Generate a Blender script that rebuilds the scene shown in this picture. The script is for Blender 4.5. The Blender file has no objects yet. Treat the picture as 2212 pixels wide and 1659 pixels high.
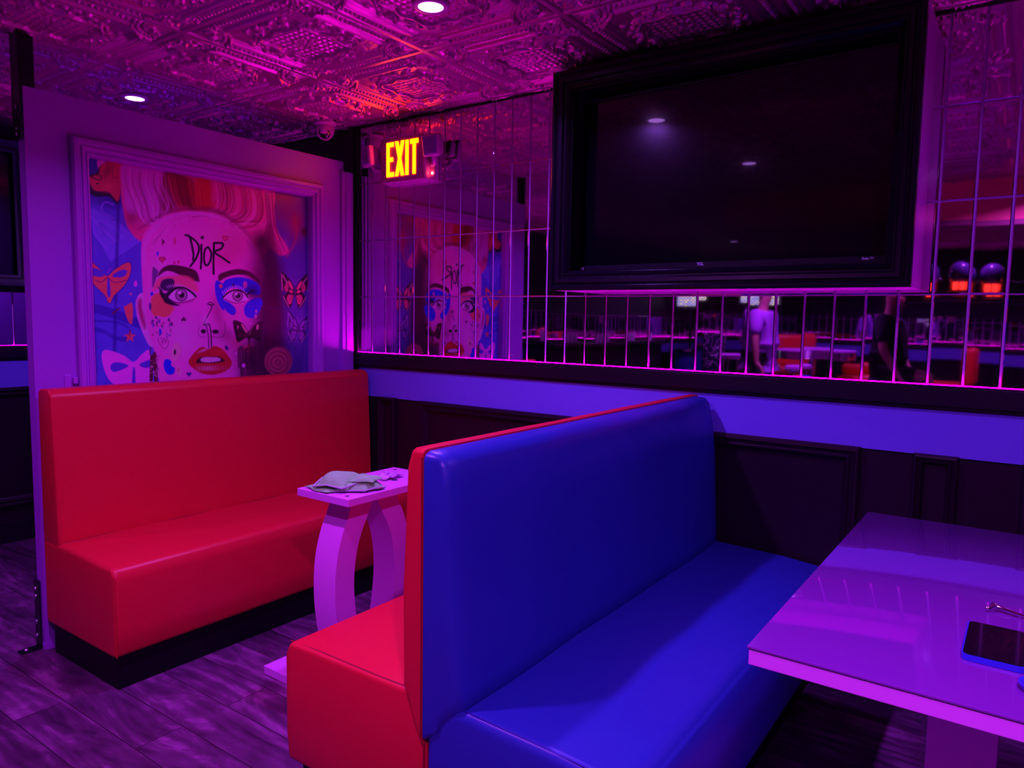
import bpy, bmesh, math, random
import numpy as np
from mathutils import Vector, Matrix
random.seed(7); rng = np.random.default_rng(7)
PI = math.pi
S = bpy.context.scene
C = S.collection

# ------------------------------------------------------------------ camera
# world: X right along the mirrored wall, Y towards it (wall face at Y=0), Z up, floor at 0, ceiling at 2.3
cam_d = bpy.data.cameras.new('camera'); cam = bpy.data.objects.new('camera', cam_d); C.objects.link(cam)
r_ = Vector((0.81437, 0.58011, 0.016427)); u_ = Vector((-0.065083, 0.063164, 0.995879)); f_ = Vector((-0.576687, 0.812082, -0.089194))
mw = Matrix(((r_.x, u_.x, -f_.x, 3.01445), (r_.y, u_.y, -f_.y, -2.77578), (r_.z, u_.z, -f_.z, 1.2978), (0, 0, 0, 1)))
cam.matrix_world = mw
cam_d.sensor_width = 36; cam_d.lens = 1580.714 / 2212 * 36; cam_d.clip_start = .05; cam_d.clip_end = 60
S.camera = cam

# ------------------------------------------------------------------ world and exposure
w = bpy.data.worlds.new('world'); S.world = w; w.use_nodes = True
w.node_tree.nodes['Background'].inputs[0].default_value = (.10, .01, .2, 1)
w.node_tree.nodes['Background'].inputs[1].default_value = .05
S.view_settings.view_transform = 'Standard'; S.view_settings.look = 'None'
S.view_settings.gamma = 1; S.view_settings.exposure = 0.35; S.view_settings.use_curve_mapping = False
try:
    S.cycles.use_denoising = True; S.cycles.max_bounces = 6; S.cycles.glossy_bounces = 4; S.cycles.diffuse_bounces = 2
    S.cycles.use_adaptive_sampling = True; S.cycles.adaptive_threshold = .04; S.cycles.adaptive_min_samples = 12
    S.cycles.caustics_reflective = False; S.cycles.caustics_refractive = False
    S.cycles.sample_clamp_indirect = 4
except Exception: pass

VIOLET = (.34, .09, 1.0); PURPLE = (.60, .09, 1.0)
# ceiling downlights: x, y, colour, watts (they stand at tile centres)
LIGHTS = [(1.375, -.95, VIOLET, 17), (-.455, -.95, VIOLET, 9), (3.205, -.95, VIOLET, 6.5), (1.375, -2.17, PURPLE, 19),
          (3.205, -2.78, PURPLE, 40), (-.455, -2.78, PURPLE, 8), (2.595, -5.22, PURPLE, 16), (.765, -5.22, PURPLE, 16),
          (-.455, -6.44, PURPLE, 14), (1.375, -7.05, VIOLET, 14), (3.205, -7.05, PURPLE, 14), (4.8, -5.22, PURPLE, 14)]

# ------------------------------------------------------------------ helpers
def lin(h):
    c = [((v/255)/12.92 if v/255 <= .04045 else ((v/255+.055)/1.055)**2.4) for v in h]
    return tuple(c)
def mat(name, col, rough=.5, metal=0, spec=.5, coat=0, emis=None, es=0, bump=None, noise=None, trans=0, ior=1.45, coat_rough=.05):
    m = bpy.data.materials.new(name); m.use_nodes = True; nt = m.node_tree; b = nt.nodes['Principled BSDF']
    I = b.inputs
    I['Base Color'].default_value = (*col, 1); I['Roughness'].default_value = rough; I['Metallic'].default_value = metal
    I['Specular IOR Level'].default_value = spec; I['Coat Weight'].default_value = coat; I['Coat Roughness'].default_value = coat_rough
    I['IOR'].default_value = ior; I['Transmission Weight'].default_value = trans
    if emis: I['Emission Color'].default_value = (*emis, 1); I['Emission Strength'].default_value = es
    tc = nt.nodes.new('ShaderNodeTexCoord')
    if noise:   # scale, amount
        n = nt.nodes.new('ShaderNodeTexNoise'); n.inputs['Scale'].default_value = noise[0]; n.inputs['Detail'].default_value = 4
        nt.links.new(tc.outputs['Object'], n.inputs['Vector'])
        mx = nt.nodes.new('ShaderNodeMix'); mx.data_type = 'RGBA'
        k = noise[1]
        mx.inputs['A'].default_value = tuple(c*(1-k) for c in col)+(1,); mx.inputs['B'].default_value = tuple(min(1, c*(1+k)) for c in col)+(1,)
        nt.links.new(n.outputs['Fac'], mx.inputs['Factor']); nt.links.new(mx.outputs['Result'], I['Base Color'])
    if bump:    # list of (scale, strength, distance)
        prev = None
        for sc, st, di in bump:
            n = nt.nodes.new('ShaderNodeTexNoise'); n.inputs['Scale'].default_value = sc; n.inputs['Detail'].default_value = 3
            nt.links.new(tc.outputs['Object'], n.inputs['Vector'])
            bp = nt.nodes.new('ShaderNodeBump'); bp.inputs['Strength'].default_value = st; bp.inputs['Distance'].default_value = di
            nt.links.new(n.outputs['Fac'], bp.inputs['Height'])
            if prev: nt.links.new(prev.outputs['Normal'], bp.inputs['Normal'])
            prev = bp
        nt.links.new(prev.outputs['Normal'], I['Normal'])
    return m

class MB:
    """collects shapes into one mesh object"""
    def __init__(s): s.bm = bmesh.new()
    def _merge(s, t, M=None):
        if M is not None: bmesh.ops.transform(t, matrix=M, verts=t.verts)
        me = bpy.data.meshes.new('t'); t.to_mesh(me); s.bm.from_mesh(me); bpy.data.meshes.remove(me); t.free()
    def box(s, a, b, r=0, seg=2, M=None):
        t = bmesh.new(); bmesh.ops.create_cube(t, size=1)
        d = [b[i]-a[i] for i in range(3)]; c = [(a[i]+b[i])/2 for i in range(3)]
        bmesh.ops.scale(t, vec=d, verts=t.verts); bmesh.ops.translate(t, vec=c, verts=t.verts)
        if r: bmesh.ops.bevel(t, geom=t.edges[:], offset=min(r, min(abs(x) for x in d)*.49), segments=seg, profile=.5, affect='EDGES')
        s._merge(t, M); return s
    def prism(s, prof, a, b, axis='Y', r=0, seg=2, M=None):
        """closed 2-D profile swept from a to b; axis Y: prof=(x,z); X: (y,z); Z: (x,y)"""
        t = bmesh.new(); P = {'Y': lambda p, h: (p[0], h, p[1]), 'X': lambda p, h: (h, p[0], p[1]), 'Z': lambda p, h: (p[0], p[1], h)}[axis]
        A = [t.verts.new(P(p, a)) for p in prof]; B = [t.verts.new(P(p, b)) for p in prof]; n = len(prof)
        t.faces.new(A); t.faces.new(B[::-1])
        for i in range(n): t.faces.new((A[i], B[i], B[(i+1) % n], A[(i+1) % n]))
        bmesh.ops.recalc_face_normals(t, faces=t.faces[:])
        if r: bmesh.ops.bevel(t, geom=t.edges[:], offset=r, segments=seg, profile=.5, affect='EDGES', clamp_overlap=True)
        s._merge(t, M); return s
    def cyl(s, c, r, h, n=24, axis='Z', r2=None, M=None):
        t = bmesh.new(); bmesh.ops.create_cone(t, cap_ends=True, segments=n, radius1=r, radius2=r if r2 is None else r2, depth=h)
        R = {'Z': Matrix(), 'X': Matrix.Rotation(PI/2, 4, 'Y'), 'Y': Matrix.Rotation(-PI/2, 4, 'X')}[axis]
        bmesh.ops.transform(t, matrix=Matrix.Translation(c) @ R, verts=t.verts); s._merge(t, M); return s
    def lathe(s, prof, c=(0, 0, 0), n=32, M=None):
        t = bmesh.new(); rings = []
        for r, z in prof:
            rings.append([t.verts.new((c[0]+r*math.cos(2*PI*i/n), c[1]+r*math.sin(2*PI*i/n), c[2]+z)) for i in range(n)])
        for a, b in zip(rings, rings[1:]):
            for i in range(n): t.faces.new((a[i], a[(i+1) % n], b[(i+1) % n], b[i]))
        for ring in (rings[0], rings[-1]):
            try: t.faces.new(ring)
            except Exception: pass
        bmesh.ops.remove_doubles(t, verts=t.verts, dist=1e-6); bmesh.ops.recalc_face_normals(t, faces=t.faces[:]); s._merge(t, M); return s
    def sphere(s, c, r, sc=(1, 1, 1), n=20, M=None):
        t = bmesh.new(); bmesh.ops.create_uvsphere(t, u_segments=n, v_segments=n//2+2, radius=r)
        bmesh.ops.scale(t, vec=sc, verts=t.verts); bmesh.ops.translate(t, vec=c, verts=t.verts); s._merge(t, M); return s
    def tube(s, pts, r, n=8, M=None):
        t = bmesh.new(); P = [Vector(p) for p in pts]; rings = []
        up0 = Vector((.3, .2, 1)).normalized()
        for i, p in enumerate(P):
            d = (P[min(i+1, len(P)-1)]-P[max(i-1, 0)]).normalized()
            a = d.cross(up0)
            if a.length < .05: a = d.cross(Vector((1, 0, 0)))
            a.normalize(); b = d.cross(a); rr = r[i] if isinstance(r, (list, tuple)) else r
            rings.append([t.verts.new(p+a*rr*math.cos(2*PI*k/n)+b*rr*math.sin(2*PI*k/n)) for k in range(n)])
        for a, b in zip(rings, rings[1:]):
            for i in range(n): t.faces.new((a[i], a[(i+1) % n], b[(i+1) % n], b[i]))
        t.faces.new(rings[0]); t.faces.new(rings[-1][::-1]); bmesh.ops.recalc_face_normals(t, faces=t.faces[:]); s._merge(t, M); return s
    def rectframe(s, prof, u0, u1, v0, v1, plane):
        """mitred moulding round a rectangle; prof=[(inset, height)] outer to inner; plane(u,v,h)->xyz"""
        t = bmesh.new(); rings = []
        for i_, h in prof:
            rings.append([t.verts.new(plane(*p, h)) for p in ((u0+i_, v0+i_), (u1-i_, v0+i_), (u1-i_, v1-i_), (u0+i_, v1-i_))])
        for a, b in zip(rings, rings[1:]):
            for k in range(4): t.faces.new((a[k], a[(k+1) % 4], b[(k+1) % 4], b[k]))
        bmesh.ops.recalc_face_normals(t, faces=t.faces[:]); s._merge(t); return s
    def build(s, name, m, parent=None, smooth=None, loc=None):
        me = bpy.data.meshes.new(name); s.bm.to_mesh(me); s.bm.free(); me.materials.append(m)
        if smooth is not None:
            me.polygons.foreach_set('use_smooth', [True]*len(me.polygons))
            if smooth < 180:
                try: me.set_sharp_from_angle(angle=math.radians(smooth))
                except Exception: pass
        o = bpy.data.objects.new(name, me); C.objects.link(o)
        if parent is not None:
            o.parent = parent; o.matrix_parent_inverse = Matrix.Translation(-parent.location)
        return o
def tag(o, label, cat, group=None, kind=None):
    if label: o['label'] = label
    if cat: o['category'] = cat
    if group: o['group'] = group
    if kind: o['kind'] = kind
    return o
def thing(name, label, cat, loc=(0, 0, 0), group=None):
    o = bpy.data.objects.new(name, None); C.objects.link(o); o.location = loc; o.empty_display_size = .05
    return tag(o, label, cat, group)
def struct(o): o['kind'] = 'structure'; return o
def part_label(o, l): o['label'] = l; return o
def text_mesh(name, txt, size, m, parent, M, extrude=.0005, bold=0):
    cu = bpy.data.curves.new(name, 'FONT'); cu.body = txt; cu.size = size; cu.extrude = extrude; cu.offset = bold
    cu.align_x = 'CENTER'; cu.align_y = 'CENTER'
    o = bpy.data.objects.new(name, cu); C.objects.link(o); bpy.context.view_layer.update()
    me = bpy.data.meshes.new_from_object(o.evaluated_get(bpy.context.evaluated_depsgraph_get()))
    bpy.data.objects.remove(o); bpy.data.curves.remove(cu)
    me.transform(M); me.materials.clear(); me.materials.append(m); me.name = name
    o = bpy.data.objects.new(name, me); C.objects.link(o)
    if parent is not None: o.parent = parent; o.matrix_parent_inverse = Matrix.Translation(-parent.location)
    return o

# ------------------------------------------------------------------ materials
M_wallwhite = mat('partition_paint', (.40, .07, .66), .45, noise=(60, .04), bump=[(300, .05, .0005)])
M_trimlight = mat('trim_paint', (.48, .08, .70), .35)
M_black = mat('black_gloss_paint', (.012, .006, .014), .32, bump=[(40, .08, .001)])
M_wains = mat('black_wainscot_paint', (.016, .004, .014), .4, spec=.35, bump=[(60, .1, .0008)])
M_band = mat('light_blue_band_paint', (.20, .16, .80), .45, noise=(80, .04), bump=[(350, .06, .0004)])
M_dark = mat('dark_wall_paint', (.02, .012, .03), .6, noise=(9, .2))
M_grout = mat('mirror_joint', (.9, .3, .95), .35)
M_mirror = mat('mirror_glass', (.66, .45, .72), .025, metal=1)
M_led2 = mat('side_led_strip_glow', (.9, .5, .9), .5, emis=(1.0, .0, .88), es=55)
M_led = mat('led_strip_glow', (.9, .5, .9), .5, emis=(1.0, .0, .88), es=190)
M_redv = mat('red_vinyl', (.70, .012, .032), .38, spec=.45, bump=[(900, .08, .0004), (7, .25, .006)])
M_bluev = mat('blue_vinyl', (.022, .045, .35), .36, spec=.45, bump=[(900, .08, .0004), (6, .25, .006)])
M_seamr = mat('red_seam', (.30, .0, .015), .5); M_seamb = mat('blue_seam', (.015, .015, .30), .5)
M_plinth = mat('black_plinth_paint', (.004, .003, .006), .5, spec=.25, bump=[(120, .1, .0005)])
M_lacq = mat('white_lacquer', (.85, .20, .90), .28, noise=(40, .02))
M_glasstop = mat('glass_table_top', (.24, .035, .40), .03, spec=.9, coat=1)
M_tvglass = mat('tv_screen_glass', (.002, .002, .004), .17, spec=.36, coat=.5, coat_rough=.03)
M_bezel = mat('tv_bezel', (.01, .01, .016), .3)
M_frame = mat('black_carved_frame', (.006, .004, .009), .26, spec=.4)
M_frameside = mat('frame_box_side', (.45, .08, .6), .3)
M_plastic = mat('white_plastic', (.80, .18, .80), .35)
M_lens = mat('lamp_lens', (.45, .14, .70), .3, spec=.5, bump=[(400, .5, .001)])
M_exitface = mat('exit_sign_face', (.62, .10, .42), .4)
M_letters = mat('exit_letter_glow', (.9, .2, .02), .4, emis=(1.0, .085, .0), es=12)
M_ledred = mat('red_indicator_glow', (.9, .1, .05), .4, emis=(1, .12, .05), es=25)
M_chrome = mat('chrome', (.8, .78, .85), .08, metal=1)
M_metal = mat('dark_metal', (.02, .02, .03), .25, metal=.6)
M_bolt = mat('steel_bolt', (.6, .55, .7), .25, metal=1)
M_hole = mat('dark_hole', (.04, .01, .06), .7)
M_lightdisc = mat('downlight_glow', (.9, .8, 1), .4, emis=(2.2, .8, 4.0), es=4)
M_lensglass = mat('camera_lens_glass', (.01, .005, .015), .05, spec=.8, coat=1)
M_skin = mat('skin', (.55, .25, .22), .5, noise=(30, .1))
M_hairm = mat('dark_hair', (.03, .02, .02), .6)

# ------------------------------------------------------------------ floor: wood-look vinyl planks running along X
def floor_material():
    m = bpy.data.materials.new('vinyl_plank_floor'); m.use_nodes = True; nt = m.node_tree; b = nt.nodes['Principled BSDF']
    N = nt.nodes.new; L = nt.links.new
    tc = N('ShaderNodeTexCoord'); mp = N('ShaderNodeMapping'); mp.inputs['Location'].default_value = (.31, .052, 0)
    L(tc.outputs['Object'], mp.inputs['Vector'])
    br = N('ShaderNodeTexBrick'); br.inputs['Scale'].default_value = 1; br.inputs['Brick Width'].default_value = 1.22; br.inputs['Row Height'].default_value = .152
    br.inputs['Mortar Size'].default_value = .0016; br.inputs['Mortar Smooth'].default_value = .3; br.offset = .37; br.offset_frequency = 2
    br.inputs['Color1'].default_value = (.0, .0, .0, 1); br.inputs['Color2'].default_value = (1, 1, 1, 1); br.inputs['Mortar'].default_value = (.5, .5, .5, 1)
    L(mp.outputs['Vector'], br.inputs['Vector'])
    add = N('ShaderNodeVectorMath'); add.operation = 'MULTIPLY_ADD'; add.inputs[1].default_value = (3, 3, 3)
    L(br.outputs['Color'], add.inputs[0]); L(tc.outputs['Object'], add.inputs[2])
    mp2 = N('ShaderNodeMapping'); mp2.inputs['Scale'].default_value = (1.3, 4.5, 1); L(add.outputs['Vector'], mp2.inputs['Vector'])
    n1 = N('ShaderNodeTexNoise'); n1.inputs['Scale'].default_value = 1.7; n1.inputs['Detail'].default_value = 7; n1.inputs['Roughness'].default_value = .68; n1.inputs['Distortion'].default_value = 1.3
    L(mp2.outputs['Vector'], n1.inputs['Vector'])
    wv = N('ShaderNodeTexWave'); wv.bands_direction = 'Y'; wv.inputs['Scale'].default_value = 1.6; wv.inputs['Distortion'].default_value = 7; wv.inputs['Detail'].default_value = 3; wv.inputs['Detail Scale'].default_value = 1.2
    L(mp2.outputs['Vector'], wv.inputs['Vector'])
    n2 = N('ShaderNodeTexNoise'); n2.inputs['Scale'].default_value = 5; n2.inputs['Detail'].default_value = 5; L(add.outputs['Vector'], n2.inputs['Vector'])
    a = N('ShaderNodeMath'); a.operation = 'MULTIPLY_ADD'; a.inputs[1].default_value = .07; L(wv.outputs['Fac'], a.inputs[0]); L(n1.outputs['Fac'], a.inputs[2])
    a2 = N('ShaderNodeMath'); a2.operation = 'MULTIPLY_ADD'; a2.inputs[1].default_value = .45; L(n2.outputs['Fac'], a2.inputs[0]); L(a.outputs[0], a2.inputs[2])
    cr = N('ShaderNodeValToRGB'); e = cr.color_ramp.elements
    e[0].position = .52; e[0].color = (.018, .006, .02, 1); e[1].position = .98; e[1].color = (.34, .09, .30, 1)
    k = cr.color_ramp.elements.new(.77); k.color = (.115, .028, .105, 1)
    L(a2.outputs[0], cr.inputs['Fac'])
    tone = N('ShaderNodeMapRange'); tone.inputs['To Min'].default_value = .6; tone.inputs['To Max'].default_value = 1.35; L(br.outputs['Color'], tone.inputs['Value'])
    mul = N('ShaderNodeVectorMath'); mul.operation = 'SCALE'; L(cr.outputs['Color'], mul.inputs[0]); L(tone.outputs['Result'], mul.inputs['Scale'])
    mx = N('ShaderNodeMix'); mx.data_type = 'RGBA'; mx.inputs['B'].default_value = (.01, .005, .01, 1)
    L(br.outputs['Fac'], mx.inputs['Factor']); L(mul.outputs['Vector'], mx.inputs['A']); L(mx.outputs['Result'], b.inputs['Base Color'])
    bp = N('ShaderNodeBump'); bp.inputs['Strength'].default_value = .25; bp.inputs['Distance'].default_value = .002; L(a2.outputs[0], bp.inputs['Height']); L(bp.outputs['Normal'], b.inputs['Normal'])
    b.inputs['Roughness'].default_value = .5; b.inputs['Specular IOR Level'].default_value = .35
    return m
struct(MB().box((-1.7, -9.0, -.06), (6.2, .1, 0)).build('floor', floor_material()))

# ------------------------------------------------------------------ ceiling: pressed tin tiles
def tile_height(u, v):
    """relief of one tile, u,v in [-1,1]; positive = towards the room (metres)"""
    s = np.maximum(abs(u), abs(v)); m = np.minimum(abs(u), abs(v)); h = np.zeros_like(u)
    def ridge(d, w): return np.clip(1-(d/w)**2, 0, None)**.5
    def bead(t, d, pitch, w): return np.clip(1-((np.mod(t, pitch)-pitch/2)**2+d**2)/w**2, 0, None)**.5
    h += np.where(s > .958, .004, 0) - .007*ridge(s-.945, .014)      # T-bar and the shadow gap beside it
    cu, cv = abs(u)-.93, abs(v)-.93; cr = np.hypot(cu, cv)            # corner medallion
    ang = np.arctan2(cv, cu); zone = s < .925
    edge = (cr > .43) & zone
    h += np.where(edge, .010*bead(m, s-.885, .066, .029), 0)          # bead row
    h += np.where(edge, .006*ridge(s-.835, .014), 0)
    cove = np.clip((s-.70)/.11, 0, 1)
    h += np.where(edge & (s < .82), .012*np.sin(PI*cove)**1.0, 0)     # broad cove
    h += np.where(edge, .006*ridge(s-.69, .014), 0)
    h += np.where(zone, .010*bead(ang*.375, cr-.375, .066, .029)+.008*ridge(cr-.435, .018)+.006*ridge(cr-.318, .016), 0)
    h += np.where(zone & (cr < .29), .006*(np.cos(ang*20)*.5+.5)*np.clip(cr/.2, 0, 1), 0)
    for (cx, cy, rr) in ((.83, .70, .055), (.70, .83, .055), (.78, .78, .04)):
        h += np.where(zone, .008*ridge(np.hypot(abs(u)-cx, abs(v)-cy)-rr, .016), 0)
    th = np.arctan2(v, u); r = np.hypot(u, v)                          # cartouche
    R = .455+.035*np.cos(8*th)+.045*np.cos(4*th+PI)
    d = r-R; inner = d < -.035
    h += .016*ridge(d, .034)+.007*ridge(d-.065, .014)
    gx = np.mod(u, .088)-.044; gv = np.mod(v, .088)-.044
    h += np.where(inner & (r > .14), .006*np.maximum(ridge(gx, .014), ridge(gv, .014)), 0)
    h += np.where(inner & (r <= .16), .010*np.clip(1-r/.16, 0, 1)*(1.1+.6*np.cos(th*6)), 0)
    h += np.where(inner, .007*bead(th*.13, r-.135, .058, .024), 0)
    fld = (s < .67) & (d > .05) & (cr > .46)
    for (cx, cy, rr, a) in ((.58, .0, .075, .012), (.50, .22, .062, .012), (.37, .40, .06, .012), (.22, .50, .062, .012), (.0, .58, .075, .012), (.62, .12, .038, .009), (.12, .62, .038, .009), (.46, .34, .03, .009), (.60, .33, .036, .008), (.33, .60, .036, .008)):
        q = np.hypot(abs(u)-cx, abs(v)-cy); t2 = np.arctan2(abs(v)-cy, abs(u)-cx)
        h = h + np.where(fld, a*ridge(q-rr*(.75+.16*t2/PI), .016), 0)
        h = h + np.where(d > 0, .010*ridge(q, .022)*(s < .68), 0)
    h += np.where(fld, .0008*np.sin(u*50+np.sin(v*31)*1.7)*np.sin(v*50+np.sin(u*29)*1.7), 0)
    h += np.where((s < .685) & (s > .60) & (m < .28) & (m > .08), .007*ridge(s-.645, .012), 0)
    return h
def ceiling_material():
    m = mat('pressed_tin_ceiling', (.62, .12, .48), .35, metal=.65, spec=.55, noise=(5, .12))
    return m
M_tin = ceiling_material()
def tile_grid(name, n, i0, i1, j0, j1, parent=None):
    """tiles i0..i1 by j0..j1 as one mesh, n cells per tile; tile corner (0,0) at X=1.07, Y=-.645"""
    T = .61; k = n
    base = (np.arange(k+1)/k)
    X, Y, H = [], [], []
    nx, ny = (i1-i0)*k+1, (j1-j0)*k+1
    gx = 1.07+T*i0+T*np.arange(nx)/k; gy = -.645+T*j0+T*np.arange(ny)/k
    U = 2*np.mod(np.arange(nx)/k, 1)-1; V = 2*np.mod(np.arange(ny)/k, 1)-1
    UU, VV = np.meshgrid(U, V, indexing='ij'); h = tile_height(UU, VV)
    XX, YY = np.meshgrid(gx, gy, indexing='ij'); YY = np.minimum(YY, -.002)
    co = np.stack([XX, YY, 2.3-h-.0], -1).reshape(-1, 3).astype(np.float32)
    idx = np.arange(nx*ny).reshape(nx, ny)
    q = np.stack([idx[:-1, :-1], idx[:-1, 1:], idx[1:, 1:], idx[1:, :-1]], -1).reshape(-1, 4).astype(np.int32)
    me = bpy.data.meshes.new(name); me.vertices.add(len(co)); me.vertices.foreach_set('co', co.ravel())
    me.loops.add(q.size); me.loops.foreach_set('vertex_index', q.ravel()); me.polygons.add(len(q))
    me.polygons.foreach_set('loop_start', np.arange(0, q.size, 4, dtype=np.int32)); me.polygons.foreach_set('loop_total', np.full(len(q), 4, np.int32))
    me.update(calc_edges=True); me.polygons.foreach_set('use_smooth', np.ones(len(q), bool)); me.materials.append(M_tin)
    o = bpy.data.objects.new(name, me); C.objects.link(o)
    return o
struct(tile_grid('ceiling', 184, -3, 3, -3, 2))
struct(tile_grid('ceiling', 72, -5, -3, -3, 2)); struct(tile_grid('ceiling', 72, 3, 5, -3, 2)); struct(tile_grid('ceiling', 56, -5, 5, -4, -3))
struct(tile_grid('ceiling', 44, -5, 9, -14, -4))
struct(tile_grid('ceiling', 44, 5, 9, -4, 2))
struct(MB().box((-2.2, -9.2, 2.32), (6.8, .2, 2.4)).build('ceiling', M_dark))

# ------------------------------------------------------------------ wall cladding: wainscot, band, sill, mirror strips
def wall_frame(side):
    """maps (along, up, out) to world for each wall"""
    return {'back': lambda a, z, h: (a, -h, z), 'left': lambda a, z, h: (-1.61+h, a, z), 'front': lambda a, z, h: (a, -8.8+h, z)}[side]
def wbox(mb, f, a0, a1, z0, z1, h0, h1, r=0):
    p = f(a0, z0, h0); q = f(a1, z1, h1)
    mb.box(tuple(min(p[i], q[i]) for i in range(3)), tuple(max(p[i], q[i]) for i in range(3)), r)
def mirror_cladding(side, a0, a1, z0, z1, m_label):
    f = wall_frame(side)
    t = thing('mirror_cladding', m_label, 'mirror', f((a0+a1)/2, z0, 0), 'mirror tile panels over the wall ledges')
    g = MB(); wbox(g, f, a0, a1, z0, z1, 0, .0025); g.build('joint_backing', M_grout, t)
    mb = bmesh.new(); na = int(math.ceil((a1-a0)/.1005)); nz = int(math.ceil((z1-z0)/.2985))
    for i in range(na):
        for j in range(nz):
            x0 = a0+i*.1005+.0034; x1 = min(a0+(i+1)*.1005-.0034, a1); y0 = z0+j*.2985+.0018; y1 = min(z0+(j+1)*.2985-.0018, z1)
            if x1-x0 < .01 or y1-y0 < .01: continue
            bv = .0022; tz = random.gauss(0, .0016); ta = random.gauss(0, .0022)
            if j == 0: tz -= .0022
            cx, cz = (x0+x1)/2, (y0+y1)/2
            hh = lambda x, z, h: h+(x-cx)*ta+(z-cz)*tz
            o_ = [mb.verts.new(f(x, z, .0025)) for x, z in ((x0, y0), (x1, y0), (x1, y1), (x0, y1))]
            s_ = [mb.verts.new(f(x, z, hh(x, z, .0048))) for x, z in ((x0, y0), (x1, y0), (x1, y1), (x0, y1))]
            n_ = [mb.verts.new(f(x, z, hh(x, z, .0062))) for x, z in ((x0+bv, y0+bv), (x1-bv, y0+bv), (x1-bv, y1-bv), (x0+bv, y1-bv))]
            for A, B in ((o_, s_), (s_, n_)):
                for k in range(4): mb.faces.new((A[k], A[(k+1) % 4], B[(k+1) % 4], B[k]))
            mb.faces.new(n_)
    bmesh.ops.recalc_face_normals(mb, faces=mb.faces[:])
    x = MB(); x.bm.free(); x.bm = mb; x.build('mirror_tiles', M_mirror, t)
    return t
def moulding(mb, f, a0, a1, z0, z1):
    prof = [(0, .0), (0, .012), (.006, .020), (.016, .022), (.022, .014), (.030, .012), (.036, .018), (.042, .016), (.050, .006), (.056, .002)]
    if a1-a0 < .16: prof = [(i*.62, h) for i, h in prof]
    mb.rectframe(prof, a0, a1, z0, z1, lambda a, z, h: f(a, z, h+.012))
def wall_assembly(side, a0, a1, panels, ledge_label, led_label):
    f = wall_frame(side)
    w_ = MB(); wbox(w_, f, a0-.0, a1, 0, 2.32, -.10, -.0); wall = struct(w_.build('wall_'+side, M_dark))
    d = MB(); wbox(d, f, a0, a1, .868, 1.04, 0, .010)
    struct(d.build('trim_1', M_band))
    e = MB(); wbox(e, f, a0, a1, 0, .862, 0, .012)
    for p in panels:
        if p[1] > a0 and p[0] < a1: moulding(e, f, max(p[0], a0+.01), min(p[1], a1-.01), .20, .872)
    struct(e.build('trim_2', M_wains))
    b = MB(); wbox(b, f, a0, a1, 0, .12, .012, .028, .004); struct(b.build('baseboard_'+side, M_black))
    s = MB(); wbox(s, f, a0, a1, 1.035, 1.098, 0, .030, .003); s2 = s
    wbox(s, f, a0, a1, 1.020, 1.036, 0, .016, .003); wbox(s, f, a0, a1, 1.097, 1.1028, .022, .030)
    struct(s.build('trim_3', M_black))
    l = MB(); wbox(l, f, a0, a1, 1.0985, 1.1012, .0085, .0120)
    tag(l.build('led_strip', M_led if side == 'back' else M_led2), led_label, 'light strip')
    return wall
narrow = [(.179-2.533*k, .31-2.533*k) for k in range(-3, 5)]; wide = [(.48-2.533*k, 2.55-2.533*k) for k in range(-3, 5)]
wall_assembly('back', .004, 6.1, narrow+wide, '', 'thin glowing magenta light strip along the ledge under the big mirrored wall')
mirror_cladding('back', .022, 6.1, 1.101, 2.294, 'wall of narrow upright mirror tiles behind the large television and exit sign')
shift = lambda P, d: [(a+d, b+d) for a, b in P]
wall_assembly('left', -8.7, .0, shift(narrow+wide, -5.1), '', 'thin glowing magenta light strip on the side wall ledge past the mural partition')
mirror_cladding('left', -8.7, -.02, 1.101, 1.40, 'mirror tiles on the side wall below the far left television')
wall_assembly('front', -1.6, 6.1, narrow+wide, '', 'thin magenta light strip on the far wall ledge, seen reflected in the mirror tiles')
mirror_cladding('front', -1.6, 6.1, 1.101, 1.45, 'mirror tiles on the far wall, seen only as a reflection')
# black wall part left of the mirrors, right-hand end wall
m = MB(); m.box((-1.7, 0, 0), (.004, .1, 2.32)); struct(m.build('wall_back', M_black))
m = MB(); m.box((6.1, -9, 0), (6.2, .1, 2.32)); struct(m.build('wall_right', M_dark))
# black corner post between partition and mirrors
m = MB(); m.box((-.03, -.036, 0), (.006, -.001, 2.296), .002); m.box((.006, -.02, 0), (.024, -.0, 2.296), .001); struct(m.build('trim_4', M_black))
m = MB(); m.box((.02, -.010, 2.286), (6.1, 0, 2.3)); struct(m.build('trim_5', M_black))

# ------------------------------------------------------------------ mural partition
PX0, PX1 = -.052, 0.0
t = thing('mural_partition', 'tall lavender partition panel carrying the framed woman mural behind the left red booth', 'partition', (-.026, -.84, 0))
MY0, MY1, MZ0, MZ1 = -1.378, -.310, .62, 1.893
m = MB()
for a, b in (((PX0, -1.595, .012), (PX1, MY0, 2.102)), ((PX0, MY1, .012), (PX1, -.093, 2.102)), ((PX0, MY0, MZ1), (PX1, MY1, 2.102)), ((PX0, MY0, .012), (PX1, MY1, MZ0)), ((PX0, MY0, MZ0), (-.03, MY1, MZ1))):
    m.box(a, b)
bmesh.ops.remove_doubles(m.bm, verts=m.bm.verts, dist=1e-5)
m.build('panel', M_wallwhite, t)
m = MB(); m.box((PX0-.002, -1.598, .0), (PX1+.002, -.09, .022)); m.build('bottom_rail', M_wallwhite, t)
m = MB(); prof = [(-.066, 0), (-.066, .016), (-.060, .024), (-.046, .026), (-.038, .018), (-.034, .018), (-.031, .024), (-.022, .022), (-.016, .012), (-.012, .012), (-.010, .016), (-.003, .012), (0, .004), (.001, -.01), (.001, -.028)]
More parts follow.
